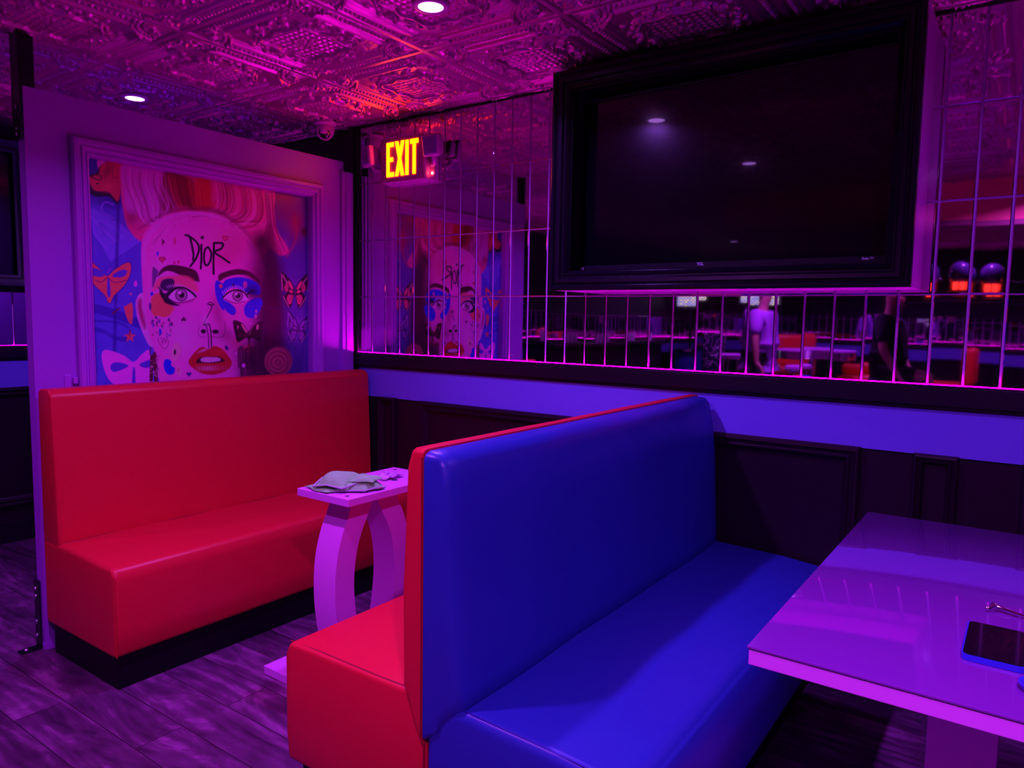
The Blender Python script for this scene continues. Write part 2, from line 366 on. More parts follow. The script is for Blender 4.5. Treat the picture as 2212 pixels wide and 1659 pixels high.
m.rectframe(prof, MY0, MY1, MZ0, MZ1, lambda a, z, h: (h, a, z)); m.build('frame_moulding', M_trimlight, t)
m = MB()
for y0, y1, h in ((-.118, -.094, .016), (-.094, -.074, .022), (-.072, -.052, .018), (-.050, -.038, .012)):
    m.box((PX0, y0, .02), (h, y1, 2.050), .002)
m.build('edge_casing', M_trimlight, t)

# mural picture ------------------------------------------------
HM = np.array([[1296.0787617, -43.9753838, 1891.3478008], [243.7737279, -1257.7631966, 2755.9821205], [0.1976678707, -0.0217106031, 1.0]])
def mural():
    nu, nv = 560, 500; z_lo = .99
    ys = np.linspace(MY0, MY1, nu); zs = np.linspace(z_lo, MZ1, nv)
    Yg, Zg = np.meshgrid(ys, zs, indexing='ij')
    P = HM @ np.stack([Yg.ravel(), Zg.ravel(), np.ones(Yg.size)]); px = P[0]/P[2]; py = P[1]/P[2]
    col = np.zeros((Yg.size, 3)); n = len(px)
    def cat(pts, closed=True, k=6):
        P_ = np.array(pts, float); m_ = len(P_); out = []
        for i in range(m_ if closed else m_-1):
            p0, p1, p2, p3 = (P_[(i-1) % m_], P_[i], P_[(i+1) % m_], P_[(i+2) % m_]) if closed else (P_[max(i-1, 0)], P_[i], P_[i+1], P_[min(i+2, m_-1)])
            for tt in np.arange(k)/k: out.append(.5*((2*p1)+(-p0+p2)*tt+(2*p0-5*p1+4*p2-p3)*tt**2+(-p0+3*p1-3*p2+p3)*tt**3))
        if not closed: out.append(P_[-1])
        return np.array(out)
    def segd(pts, closed, bb):
        x, y = px[bb], py[bb]; best = np.full(len(x), 1e9); N_ = len(pts)
        tpar = np.zeros(len(x))
        for i in range(N_ if closed else N_-1):
            a, b = pts[i], pts[(i+1) % N_]; d = b-a; L2 = max(d@d, 1e-9)
            s_ = np.clip(((x-a[0])*d[0]+(y-a[1])*d[1])/L2, 0, 1); q = np.hypot(x-a[0]-s_*d[0], y-a[1]-s_*d[1])
            mk = q < best; best[mk] = q[mk]; tpar[mk] = (i+s_[mk])/max(N_-1, 1)
        return best, tpar
    def put(bb, a, c): col[bb] = col[bb]*(1-a[:, None])+np.array(c)*a[:, None]
    def poly(pts, c, soft=3, alpha=1, smooth=True):
        p = cat(pts) if smooth else np.array(pts, float); g = soft+2
        bb = np.where((px > p[:, 0].min()-g) & (px < p[:, 0].max()+g) & (py > p[:, 1].min()-g) & (py < p[:, 1].max()+g))[0]
        if not len(bb): return
        d, _ = segd(p, True, bb); x, y = px[bb], py[bb]; ins = np.zeros(len(bb), bool)
        for i in range(len(p)):
            a, b = p[i], p[(i+1) % len(p)]
            c1 = (a[1] > y) != (b[1] > y)
            with np.errstate(divide='ignore', invalid='ignore'): xi = (b[0]-a[0])*(y-a[1])/(b[1]-a[1])+a[0]
            ins ^= c1 & (x < xi)
        sd = np.where(ins, d, -d); put(bb, np.clip(.5+sd/(soft*2), 0, 1)*alpha, c)
    def line(pts, w_, c, alpha=1, smooth=True, taper=False, soft=2):
        p = cat(pts, False) if smooth else np.array(pts, float); g = w_+soft+2
        bb = np.where((px > p[:, 0].min()-g) & (px < p[:, 0].max()+g) & (py > p[:, 1].min()-g) & (py < p[:, 1].max()+g))[0]
        if not len(bb): return
        d, tp = segd(p, False, bb); ww = w_*(np.sin(PI*np.clip(tp, .02, .98))**.6) if taper else w_
        put(bb, np.clip(.5+(ww/2-d)/soft, 0, 1)*alpha, c)
    def ell(cx, cy, rx, ry, c, rot=0, alpha=1, soft=3):
        ca, sa = math.cos(rot), math.sin(rot); u = ((px-cx)*ca+(py-cy)*sa)/rx; v = (-(px-cx)*sa+(py-cy)*ca)/ry
        rr = np.hypot(u, v); a = np.clip(.5+(1-rr)*min(rx, ry)/(2*soft), 0, 1)*alpha; bb = np.where(a > 0)[0]; put(bb, a[bb], c)
    def blob(cx, cy, rx, ry, c, rot=0, alpha=1):       # soft airbrush
        ca, sa = math.cos(rot), math.sin(rot); u = ((px-cx)*ca+(py-cy)*sa)/rx; v = (-(px-cx)*sa+(py-cy)*ca)/ry
        a = np.exp(-(u*u+v*v)*1.5)*alpha; bb = np.where(a > .004)[0]; put(bb, a[bb], c)
    BG = (.11, .10, .74); SK = (1.0, .13, .66); PK = (.98, .12, .85); OR = (.95, .16, .13); DK = (.015, .0, .02); MR = (.20, .005, .04)
    BL = (.03, .04, .80); HR = (.88, .06, .32)
    col[:] = BG
    # graffiti background
    poly([(20, 60), (290, 110), (300, 400), (60, 330)], (.05, .02, .42), 25)
    poly([(20, 370), (280, 520), (420, 640), (330, 700), (210, 780), (90, 560)], (.20, .18, .92), 5, smooth=False)
    line([(40, 410), (120, 520), (250, 640)], 18, (.26, .2, .98)); line([(235, 480), (150, 430), (170, 370), (230, 385)], 16, (.24, .16, .9), .8)
    line([(250, 560), (150, 500), (100, 540), (110, 600), (190, 690)], 20, (.26, .2, .98), .8)
    line([(130, 560), (200, 650), (300, 600)], 14, (.26, .2, .98), .7)
    line([(300, 600), (300, 730), (310, 780)], 6, (.2, .18, .9), .6)
    line([(30, 1090), (200, 1130), (420, 1215)], 62, (.05, .03, .48), .85, soft=8); line([(40, 1190), (250, 1200), (330, 1235)], 16, (.06, .04, .5), .8)
    line([(50, 1235), (160, 1265), (250, 1310), (320, 1320)], 30, (.05, .03, .48), .85)
    line([(275, 100), (262, 500), (245, 1100), (235, 1600)], 24, (.04, .02, .36), .75, soft=4)
    for _ in range(46):
        x, y = rng.uniform(20, 430), rng.uniform(100, 1650); blob(x, y, rng.uniform(15, 60), rng.uniform(15, 60), (.2, .12, .9) if rng.random() < .5 else (.06, .04, .5), alpha=.25)
    # right background
    poly([(1290, 200), (1700, 200), (1700, 1700), (1250, 1700)], (.13, .06, .42), 30)
    blob(1400, 420, 140, 150, (.30, .02, .18), alpha=.8); blob(1490, 520, 70, 130, (.48, .02, .10), alpha=.8); blob(1400, 330, 160, 60, (.45, .03, .10), alpha=.7)
    line([(1480, 480), (1490, 620), (1430, 740)], 20, (.5, .05, .12), .6, soft=10); ell(1550, 575, 28, 30, (.16, .0, .06), alpha=.9, soft=6)
    blob(1350, 1600, 120, 160, (.06, .02, .3), alpha=.6); blob(1500, 1500, 120, 160, (.05, .02, .22), alpha=.6)
    # rose, top left
    poly([(120, 75), (170, 80), (190, 140), (135, 150)], (.88, .25, .75), 4)
    poly([(30, 210), (70, 180), (120, 160), (150, 110), (285, 100), (270, 370), (200, 330), (110, 330), (40, 280)], DK, 5)
    poly([(60, 200), (100, 185), (130, 170), (160, 100), (285, 95), (285, 240), (262, 360), (200, 300), (110, 290), (75, 250)], (.75, .05, .10), 5)
    blob(190, 150, 30, 60, (.35, .01, .07), rot=.5, alpha=.8); blob(110, 225, 25, 40, (.9, .12, .12), alpha=.8); blob(200, 260, 50, 40, (.92, .10, .14), alpha=.8)
    line([(80, 195), (130, 215), (150, 190), (105, 180)], 12, MR, .8); line([(185, 110), (200, 170), (170, 200)], 8, (.4, .01, .06), .7); line([(230, 120), (225, 190), (262, 200)], 8, (.35, .01, .06), .7); ell(120, 240, 9, 6, DK)
    # hair mass
    poly([(290, 90), (420, 90), (700, 150), (1000, 200), (1320, 260), (1340, 420), (1360, 560), (1440, 700), (1380, 740), (1290, 700), (1250, 1000), (1340, 1100), (1330, 1300), (1200, 1400), (900, 500), (520, 560), (430, 640), (340, 560), (300, 430), (280, 250)], HR, 6)
    poly([(300, 100), (560, 120), (700, 180), (600, 300), (570, 440), (520, 540), (420, 470), (330, 440), (300, 300)], (.78, .15, .66), 12)
    blob(470, 330, 70, 150, (.85, .2, .85), rot=-.2, alpha=.8); blob(360, 480, 60, 70, (.35, .01, .12), rot=-.7, alpha=.8); blob(420, 520, 60, 30, (.8, .1, .4), rot=.4, alpha=.6)
    poly([(580, 160), (720, 180), (800, 260), (830, 430), (700, 400), (600, 440), (560, 380)], (.26, .0, .03), 18)
    poly([(800, 190), (900, 200), (900, 440), (800, 440)], (.72, .02, .04), 18)
    blob(760, 250, 30, 90, (.5, .01, .03), alpha=.6); blob(1010, 310, 60, 110, (.36, .0, .03), alpha=.75); blob(950, 400, 90, 40, (.75, .02, .05), alpha=.7)
    for k in range(150):      # swept strands, right side
        s0 = rng.uniform(0, 1); x0 = 930+s0*370; y0 = 200+s0*90
        c_ = [(.95, .10, .42), (.95, .16, .55), (.35, .0, .08), (.60, .02, .12)][rng.integers(4)]
        line([(x0, y0), (x0+25, y0+120), (x0-10+25*s0, y0+210), (x0-130*(1-s0)-40, 430+s0*95), (880+60*s0, 440+70*s0)], rng.uniform(2, 8), c_, .55, taper=True)
    for k in range(90):      # left strands
        s0 = rng.uniform(0, 1); x0 = 300+s0*330; y0 = 110+s0*60
        c_ = [(.95, .3, .9), (.7, .1, .5), (.45, .01, .14), (.8, .1, .4)][rng.integers(4)]
        line([(x0, y0), (x0+10, y0+130), (x0+60, y0+260), (420+s0*200, 500-s0*70), (640, 440)], rng.uniform(2, 6), c_, .4, taper=True)
    for k in range(40):
        s0 = rng.uniform(0, 1)
        line([(600+s0*250, 170+30*s0), (640+s0*210, 330), (700+s0*150, 440)], rng.uniform(1.5, 4), (.9, .06, .12) if rng.random() < .6 else (.2, .0, .03), .5, taper=True)
    for s0, c_, w_, al in ((.15, (.98, .2, .62), 16, .6), (.3, (.25, .0, .05), 12, .7), (.45, (.95, .12, .5), 14, .6), (.58, (.3, .0, .06), 14, .7), (.72, (1, .25, .7), 20, .65), (.84, (.4, .01, .1), 12, .7), (.95, (.95, .14, .5), 16, .6)):
        x0 = 860+s0*450; y0 = 190+s0*100
        line([(x0, y0), (x0+22, y0+110), (x0+8, y0+210), (x0-90*(1-s0)-45, 445+s0*110), (960+60*s0, 470+90*s0), (880, 430)], w_, c_, al, taper=True, soft=9)
    for s0, c_ in ((.1, (.98, .35, .95)), (.35, (.35, .0, .12)), (.5, (.98, .4, 1)), (.7, (.3, .0, .1)), (.9, (.95, .3, .8))):
        x0 = 320+s0*280
        line([(x0, 110+s0*60), (x0-5, 240), (x0+40, 380), (440+s0*160, 520-s0*60), (600, 470)], 14, c_, .5, taper=True, soft=9)
    poly([(400, 560), (470, 520), (600, 450), (760, 425), (930, 445), (1060, 510), (1180, 620), (1140, 560), (1000, 440), (850, 400), (640, 420), (480, 500)], (.28, .0, .08), 12, .7)
    for k in range(40):
        s0 = rng.uniform(0, 1); x0 = 1270+s0*60
        line([(x0, 300), (x0+20, 520), (1240+s0*200, 640+s0*90)], rng.uniform(3, 9), (.30, .01, .12) if rng.random() < .6 else (.7, .08, .35), .4, taper=True)
    blob(1250, 640, 60, 60, (.13, .01, .10), alpha=.85); blob(1400, 680, 40, 60, (.7, .1, .5), rot=.3, alpha=.5)
    # ear and face
    poly([(470, 1010), (420, 1000), (388, 1050), (392, 1150), (440, 1290), (490, 1370), (540, 1330), (520, 1080)], (.92, .30, .80), 4)
    poly([(405, 1045), (425, 1040), (430, 1100), (455, 1220), (440, 1240), (400, 1120)], (.55, .03, .20), 10); blob(468, 1140, 22, 60, (.6, .05, .3), alpha=.6)
    face = [(430, 620), (480, 540), (560, 480), (680, 440), (800, 435), (930, 455), (1060, 520), (1160, 620), (1250, 740), (1290, 900), (1290, 1150), (1260, 1400), (1220, 1640), (760, 1640), (560, 1620), (530, 1450), (480, 1300), (440, 1050), (425, 800)]
    poly(face, SK, 5)
    for k in range(90):      # hair swept back over the forehead
        a0 = math.radians(rng.uniform(196, 330)); q0 = rng.uniform(.90, 1.0); a1 = a0+rng.uniform(.15, .35)
        P_ = [(840+410*q0*math.cos(a), 850+415*q0*math.sin(a)) for a in np.linspace(a0, a1, 5)]
        line(P_, rng.uniform(2, 6), [(.45, .0, .16), (.98, .3, .85), (.75, .05, .4)][rng.integers(3)], .45, taper=True, soft=4)
    for k in range(60):      # hairline wisps
        s0 = rng.uniform(0, 1); a0 = math.radians(200+s0*150); cx, cy = 820, 900
        x0 = 835+410*math.cos(a0); y0 = 860+415*math.sin(a0)
        line([(x0, y0), (x0*.93+840*.07+8, y0*.93+840*.07+6), (x0*.86+830*.14+30*(s0-.5), y0*.86+850*.14)], rng.uniform(2, 5), (.75, .06, .4) if rng.random() < .6 else (.98, .45, .9), .4, taper=True)
    line([(440, 800), (445, 680), (490, 580), (600, 480), (760, 445), (920, 462), (1010, 500)], 26, (.92, .28, .82), .6, soft=20)
    blob(560, 900, 90, 330, (.92, .34, .80), alpha=.5); blob(1060, 660, 160, 150, (.75, .10, .26), alpha=.75); blob(900, 620, 200, 120, (.88, .22, .5), alpha=.5)
    blob(1290, 1250, 110, 420, (.10, .005, .08), alpha=.95); blob(1230, 880, 110, 200, (.22, .01, .10), alpha=.85); blob(1330, 1050, 70, 200, (.20, .0, .05), alpha=.9); blob(1180, 1450, 150, 170, (.16, .0, .05), alpha=.9)
    blob(950, 1130, 45, 140, (.55, .05, .22), rot=-.25, alpha=.75); blob(1010, 1290, 60, 60, (.4, .02, .12), alpha=.6); blob(700, 1300, 120, 160, (.95, .38, .85), alpha=.45)
    blob(1060, 1130, 70, 70, (.8, .14, .35), alpha=.5); blob(1080, 1340, 60, 60, (.7, .05, .16), alpha=.6)
    line([(1310, 540), (1330, 800), (1345, 1000), (1370, 1150), (1350, 1330)], 50, (.14, .0, .06), .55, soft=40)
    poly([(1310, 1060), (1350, 1040), (1365, 1150), (1330, 1310), (1300, 1350)], (.26, .0, .06), 12, .8)
    poly([(1190, 640), (1300, 600), (1400, 900), (1400, 1640), (1120, 1640), (1150, 1430), (1210, 1250), (1215, 1050), (1235, 850)], (.07, .0, .035), 45, .88)
    blob(640, 1000, 90, 400, (.95, .16, .72), alpha=.3); blob(1000, 760, 120, 90, (.8, .05, .25), alpha=.5)
    # eyebrows
    poly([(536, 885), (560, 835), (620, 803), (720, 815), (800, 845), (824, 905), (815, 920), (740, 900), (640, 852), (585, 850)], (.085, .0, .03), 4)
    poly([(955, 905), (960, 870), (1020, 845), (1100, 832), (1180, 855), (1230, 900), (1235, 930), (1160, 880), (1080, 872), (1010, 890), (965, 915)], (.10, .0, .035), 4)
    # eye make-up left (orange)
    poly([(500, 980), (540, 900), (620, 880), (740, 880), (800, 930), (810, 990), (700, 950), (560, 960)], (.95, .17, .20), 8, .85)
    poly([(490, 1060), (500, 1020), (560, 1000), (640, 1090), (648, 1110), (615, 1155), (570, 1165), (535, 1155), (515, 1160), (493, 1130)], (.95, .18, .13), 4)
    poly([(500, 830), (512, 820), (540, 850), (525, 900), (500, 960)], (.20, .08, .30), 3)
    poly([(555, 965), (570, 910), (640, 900), (650, 950), (610, 985)], (.05, .01, .10), 5)
    poly([(548, 985), (590, 1000), (640, 960), (720, 955), (790, 1000), (800, 1020), (740, 990), (670, 1000), (640, 1050), (690, 1085), (620, 1080), (570, 1040)], (.02, .0, .05), 5)
    poly([(610, 1020), (650, 975), (710, 960), (760, 985), (800, 1022), (750, 1045), (690, 1060), (640, 1050)], (.92, .42, .85), 3)
    for k in range(16):
        a0 = k/15; x0 = 610+a0*185; y0 = 965-22*math.sin(PI*a0)+50*a0*a0
        line([(x0, y0), (x0-14+22*a0, y0-16)], 4, (.95, .6, .95), .8, smooth=False)
    line([(600, 1025), (650, 975), (710, 962), (765, 990), (800, 1025)], 12, DK); line([(640, 1055), (700, 1066), (790, 1040)], 6, (.25, .0, .12))
    ell(700, 1012, 42, 44, DK); ell(700, 1012, 36, 38, (.50, .18, .42)); ell(702, 1012, 19, 20, DK); ell(688, 996, 13, 12, (.95, .5, .9))
    for k in range(22): x0 = 548+k*2.2; line([(x0+20, 985+k*4.2), (x0-8, 955+k*5.3)], 4, DK, .9, smooth=False)
    for k in range(10): x0 = 660+k*13; line([(x0, 1062-k*1.5), (x0+2, 1082-k*2)], 3, (.3, .01, .15), .8, smooth=False)
    # eye make-up right (blue)
    poly([(932, 930), (950, 910), (985, 930), (1010, 905), (1090, 888), (1180, 905), (1240, 950), (1235, 1010), (1160, 1000), (1060, 960), (995, 1010), (1000, 1080), (990, 1120), (960, 1080), (935, 1010)], BL, 4)
    poly([(985, 1050), (1040, 1070), (1075, 1110), (1070, 1145), (1040, 1148), (1000, 1110)], BL, 4); poly([(1140, 1080), (1200, 1035), (1245, 1035), (1258, 1080), (1215, 1160), (1165, 1170), (1135, 1140)], BL, 4)
    blob(1190, 990, 60, 60, (.02, .0, .08), alpha=.9); ell(972, 950, 12, 14, (.9, .2, .12)); ell(1140, 940, 14, 24, (.8, .12, .3), alpha=.8)
    poly([(985, 1030), (1010, 1000), (1070, 970), (1130, 985), (1165, 1030), (1140, 1060), (1080, 1065), (1020, 1050)], (.88, .38, .80), 3)
    line([(985, 1032), (1020, 998), (1075, 976), (1125, 990), (1160, 1030)], 10, DK); line([(1150, 1010), (1185, 985)], 12, DK); line([(1000, 1040), (1070, 1068), (1140, 1055)], 5, (.2, .0, .1))
    for k in range(12):
        a0 = k/11; x0 = 990+a0*140; y0 = 1010-48*math.sin(PI*(a0*.75+.05)); line([(x0, y0), (x0-9+8*a0, y0-18)], 5, (.95, .55, .95), .85, smooth=False)
    ell(1088, 1018, 36, 38, DK); ell(1088, 1018, 30, 32, (.55, .2, .45)); ell(1090, 1017, 17, 18, DK); ell(1078, 1004, 10, 11, (.95, .5, .9))
    line([(1058, 950), (1060, 970)], 4, DK); ell(1058, 940, 10, 8, (.05, 0, .2))
    # nose
    line([(885, 1075), (910, 1095), (880, 1160), (855, 1215), (880, 1225)], 7, DK); line([(880, 1075), (900, 1062), (925, 1080), (895, 1078)], 6, DK)
    line([(850, 1220), (890, 1215), (905, 1290), (908, 1420)], 8, DK); line([(870, 1222), (885, 1290), (888, 1380)], 6, DK)
    ell(852, 1264, 18, 15, (.03, 0, .02)); ell(935, 1266, 24, 15, (.03, 0, .02)); line([(828, 1230), (815, 1275), (840, 1305), (870, 1295)], 5, (.5, .04, .3), .7); line([(900, 1300), (960, 1305), (1000, 1280), (1000, 1200)], 10, (.3, .01, .12), .55, soft=10)
    blob(865, 1190, 22, 40, (.98, .55, .95), alpha=.5)
    # mouth
    poly([(748, 1478), (790, 1410), (840, 1372), (890, 1385), (925, 1365), (980, 1385), (1020, 1430), (1048, 1478), (1020, 1530), (940, 1562), (860, 1560), (795, 1530)], (.62, .02, .03), 4)
    poly([(800, 1480), (830, 1445), (900, 1440), (960, 1440), (1000, 1470), (940, 1482), (860, 1484)], (.05, .0, .02), 4)
    poly([(830, 1462), (850, 1445), (900, 1442), (955, 1446), (968, 1466), (900, 1478), (850, 1476)], (.82, .38, .72), 3); line([(905, 1442), (906, 1478)], 2, (.3, .05, .2), .6)
    blob(880, 1520, 70, 18, (.95, .25, .6), alpha=.6); blob(850, 1395, 40, 10, (.95, .4, .8), rot=-.4, alpha=.7); blob(960, 1405, 50, 25, (.85, .04, .04), alpha=.7)
    for k in range(24):
        x0 = 800+k*9; line([(x0, 1500), (x0+(x0-900)*.06, 1535)], 3, (.95, .4, .8) if k % 2 else (.4, .01, .03), .4, smooth=False)
    # writing on the forehead
    line([(728, 598), (758, 612), (782, 720), (780, 770)], 15, DK); line([(745, 600), (800, 640), (822, 690), (800, 760), (762, 812)], 15, DK)
    line([(838, 665), (838, 760), (834, 828)], 15, DK); ell(844, 614, 12, 12, DK)
    line([(885, 680), (862, 700), (856, 770), (872, 808), (898, 780), (906, 720), (885, 680)], 14, DK)
    line([(925, 655), (922, 760), (922, 865)], 15, DK); line([(925, 652), (985, 655), (975, 690), (930, 715), (985, 755), (1032, 788)], 15, DK)
    # small marks
    def heart(x, y, s_, c, rot=0, out=None):
        tt = np.linspace(0, 2*PI, 26)[:-1]; hx = 16*np.sin(tt)**3; hy = -(13*np.cos(tt)-5*np.cos(2*tt)-2*np.cos(3*tt)-np.cos(4*tt))
        ca, sa = math.cos(rot), math.sin(rot); p = [(x+(a*ca-b*sa)*s_/16, y+(a*sa+b*ca)*s_/16) for a, b in zip(hx, hy)]
        poly(p, c, 2, smooth=False)
        if out: line(p+[p[0]], 5, out, smooth=False)
    heart(568, 765, 22, (.8, .08, .2), out=(.5, .01, .12)); heart(1003, 618, 20, (.85, .08, .2), .1, (.6, .02, .12)); heart(716, 1180, 18, (.15, .0, .10), PI); heart(1175, 1210, 9, PK); heart(350, 1005, 12, (.7, .1, .4))
    poly([(565, 620), (588, 642), (566, 672)], (.25, .0, .1), 2, smooth=False); ell(655, 640, 9, 26, (.8, .1, .25)); ell(536, 726, 7, 16, BL); ell(652, 788, 9, 11, (.75, .05, .2)); ell(680, 782, 9, 11, (.75, .05, .2))
    poly([(485, 1000), (500, 985), (510, 1010), (488, 1022)], BL, 2, smooth=False); ell(485, 1092, 8, 26, (.08, .02, .3)); ell(1012, 1378, 11, 18, (.06, .01, .2), -.4)
    for _ in range(34):
        x, y = rng.uniform(495, 640), rng.uniform(1165, 1300); ell(x, y, rng.uniform(3, 6), rng.uniform(6, 13), [(.1, .01, .2), (.5, .03, .2), (.06, .05, .5)][rng.integers(3)], rng.uniform(-.5, .5))
    ell(555, 1262, 9, 18, BL, -.3)
    line([(540, 1310), (550, 1350), (585, 1385), (610, 1350), (600, 1310), (590, 1345), (580, 1310), (570, 1350), (560, 1305)], 4, (.2, .0, .15), .8)
    ell(663, 1405, 34, 62, (.92, .35, .55), .15); ell(655, 1408, 8, 20, DK); line([(655, 1345), (695, 1380), (690, 1440), (660, 1465)], 3, (.8, .1, .4), .6)
    poly([(580, 1470), (600, 1455), (630, 1470), (630, 1500), (655, 1520), (645, 1558), (605, 1560), (580, 1520)], (.02, .03, .9), 3)
    ell(682, 1535, 20, 38, (.92, .3, .6), -.2); ell(680, 1530, 10, 18, (.85, .15, .4), -.2); heart(752, 1560, 18, (.05, .03, .3))
    poly([(372, 925), (388, 908), (398, 940), (384, 958), (372, 945)], PK, 2, smooth=False)
    heart(332, 1110, 30, OR, .25); poly([(310, 1110), (360, 1070), (362, 1200), (338, 1200)], OR, 4); blob(350, 1190, 12, 14, (.5, .03, .3), alpha=.6)
    st = [(345+ (46 if i % 2 == 0 else 19)*math.sin(i*PI/5), 1300-(46 if i % 2 == 0 else 19)*math.cos(i*PI/5)) for i in range(10)]; poly(st, (.85, .10, .16), 2, smooth=False)
    line([(345, 1250), (342, 1290)], 6, MR); line([(225, 1140), (270, 1105)], 12, MR, .9)
    # orange butterfly, left
    poly([(0, 770), (60, 765), (130, 820), (185, 875), (240, 830), (320, 785), (356, 795), (350, 870), (310, 950), (240, 1020), (215, 1068), (190, 1065), (170, 1020), (90, 940), (40, 880)], (.05, .02, .4), 5)
    poly([(0, 775), (58, 770), (128, 825), (185, 880), (242, 836), (318, 790), (350, 800), (345, 868), (305, 945), (236, 1014), (212, 1062), (193, 1060), (174, 1016), (94, 936), (44, 876)], OR, 2)
    for P_ in ([(62, 840), (100, 825), (155, 850), (165, 880), (120, 885), (80, 870)], [(222, 880), (260, 850), (310, 835), (325, 855), (300, 885), (250, 890)], [(190, 900), (202, 898), (212, 1000), (200, 1030), (188, 1000)]): poly(P_, (.11, .08, .68), 3)
    line([(108, 912), (150, 920), (190, 895), (240, 925), (320, 910)], 7, (.35, .02, .2)); line([(190, 860), (214, 825)], 4, PK, .7)
    # pink butterfly, lower left
    poly([(150, 1450), (160, 1400), (200, 1395), (300, 1430), (370, 1475), (430, 1420), (480, 1400), (500, 1560), (480, 1640), (300, 1660), (220, 1620), (175, 1550)], PK, 3)
    for P_ in ([(212, 1500), (240, 1478), (300, 1485), (335, 1503), (300, 1525), (240, 1545), (215, 1530)], [(410, 1495), (440, 1475), (490, 1462), (485, 1510), (440, 1515)], [(365, 1525), (380, 1525), (382, 1650), (360, 1650)]): poly(P_, (.10, .06, .66), 3)
    # earring
    line([(490, 1375), (484, 1420), (500, 1450)], 7, (.15, 0, .05)); line([(497, 1440), (490, 1600)], 24, (.12, .0, .04)); line([(515, 1420), (525, 1600)], 26, (.16, .0, .05))
    for _ in range(60): ell(rng.uniform(482, 545), rng.uniform(1425, 1590), rng.uniform(2, 5), rng.uniform(2, 5), (.8, .3, .55) if rng.random() < .6 else DK)
    # monarch butterflies
    def fly(cx, cy, s_, wing, dark, spot, rot=0):
        ca, sa = math.cos(rot), math.sin(rot)
        T_ = lambda p, sg: [(cx+s_*(sg*a*ca-b*sa), cy+s_*(sg*a*sa+b*ca)) for a, b in p]
        up = [(4, 10), (20, -35), (60, -85), (92, -110), (104, -95), (100, -40), (80, 10), (40, 40), (5, 35)]; lo = [(5, 30), (50, 35), (75, 60), (66, 105), (40, 135), (20, 120), (6, 60)]
        for sg in (-1, 1):
            poly(T_(up, sg), dark, 2); poly(T_(lo, sg), dark, 2)
            for P_ in ([(14, -5), (30, -40), (48, -50), (40, -12), (18, 12)], [(50, -30), (66, -28), (74, 5), (60, 26), (46, 14)], [(12, 22), (30, 12), (42, 20), (30, 32), (14, 32)], [(12, 50), (40, 46), (54, 66), (44, 104), (28, 112), (14, 80)]): poly(T_(P_, sg), wing, 2)
            for a in range(4): line(T_([(46, -24+a*13), (76, -20+a*12)], sg), 3, dark, smooth=False)
            for a in range(3): line(T_([(12, 46+a*12), (52, 62+a*22)], sg), 3, dark, smooth=False)
            for a in range(11): x_, y_ = T_([(96-a*1.0, -96+a*11)], sg)[0]; ell(x_, y_, 4, 4, spot); x_, y_ = T_([(78-a*4, 60+a*7)], sg)[0]; ell(x_, y_, 3, 3, spot)
            for a in range(4): x_, y_ = T_([(84-a*9, -82+a*14)], sg)[0]; ell(x_, y_, 5, 6, spot)
            line(T_([(3, -20), (12, -50), (26, -70)], sg), 3, (.4, .1, .5))
        line(T_([(0, -20), (0, 60)], 1), 8, (.12, .03, .25))
    fly(1483, 965, 1.0, (.9, .10, .25), (.05, .0, .03), (.9, .4, .55), .03)
    fly(1508, 1225, .85, (.28, .12, .5), (.05, .01, .12), (.45, .25, .7), .12)
    # dark moth on the cheek
    poly([(1055, 1200), (1080, 1188), (1130, 1215), (1160, 1265), (1195, 1225), (1245, 1195), (1265, 1200), (1255, 1270), (1240, 1330), (1180, 1310), (1170, 1385), (1160, 1385), (1155, 1310), (1090, 1340), (1072, 1290)], (.055, .0, .02), 3)
    for P_ in ([(1112, 1215), (1130, 1222), (1155, 1270), (1140, 1268)], [(1188, 1245), (1200, 1222), (1170, 1275), (1168, 1285)], [(1085, 1225), (1095, 1232), (1088, 1248)], [(1218, 1222), (1232, 1218), (1230, 1248), (1218, 1250)]): poly(P_, (.92, .28, .35), 2)
    for k in range(7): line([(1160, 1290), (1085+k*6, 1270+k*9)], 2, (.3, .02, .08), .7, smooth=False)
    blob(1150, 1380, 60, 30, (.6, .04, .06), alpha=.6)
    for k in range(18): x0 = 1095+k*11; line([(x0, 1370+rng.uniform(-10, 20)), (x0+rng.uniform(-6, 6), 1440), (x0+rng.uniform(-8, 8), 1480+rng.uniform(0, 120))], rng.uniform(5, 14), (.05, .0, .03), .8)
    ell(1128, 1500, 12, 14, PK); ell(1076, 1418, 6, 9, PK); ell(1212, 1160, 8, 14, (.8, .2, .5)); ell(1216, 1125, 8, 14, (.6, .2, .45))
    # rose bottom right
    ell(1370, 1470, 95, 100, (.42, .05, .12), soft=8)
    for k in range(6): r0 = 88-k*14; line([(1365+r0*math.cos(a), 1478+r0*1.02*math.sin(a)) for a in np.linspace(.3*k, .3*k+5.4, 12)], 5, (.20, .01, .05) if k % 2 else (.62, .12, .2), .7)
    for k in range(9): line([(1420+k*15, 1400+rng.uniform(-40, 60)), (1430+k*12, 1500), (1390+k*14, 1640)], 3, (.04, .01, .12), .6)
    line([(1290, 1100), (1420, 1108), (1580, 1106)], 5, (.04, .01, .15), .6); line([(1100, 1088), (1300, 1092)], 3, (.3, .02, .1), .5)
    # lower part and fine mottling
    col[:] = np.clip(col*(1+rng.normal(0, .035, (n, 1))), .0, 1)
    co = np.stack([np.full(n, -.0275), Yg.ravel(), Zg.ravel()], -1).astype(np.float32)
    idx = np.arange(n).reshape(nu, nv); q = np.stack([idx[:-1, :-1], idx[1:, :-1], idx[1:, 1:], idx[:-1, 1:]], -1).reshape(-1, 4).astype(np.int32)
    me = bpy.data.meshes.new('mural_picture'); me.vertices.add(n); me.vertices.foreach_set('co', co.ravel())
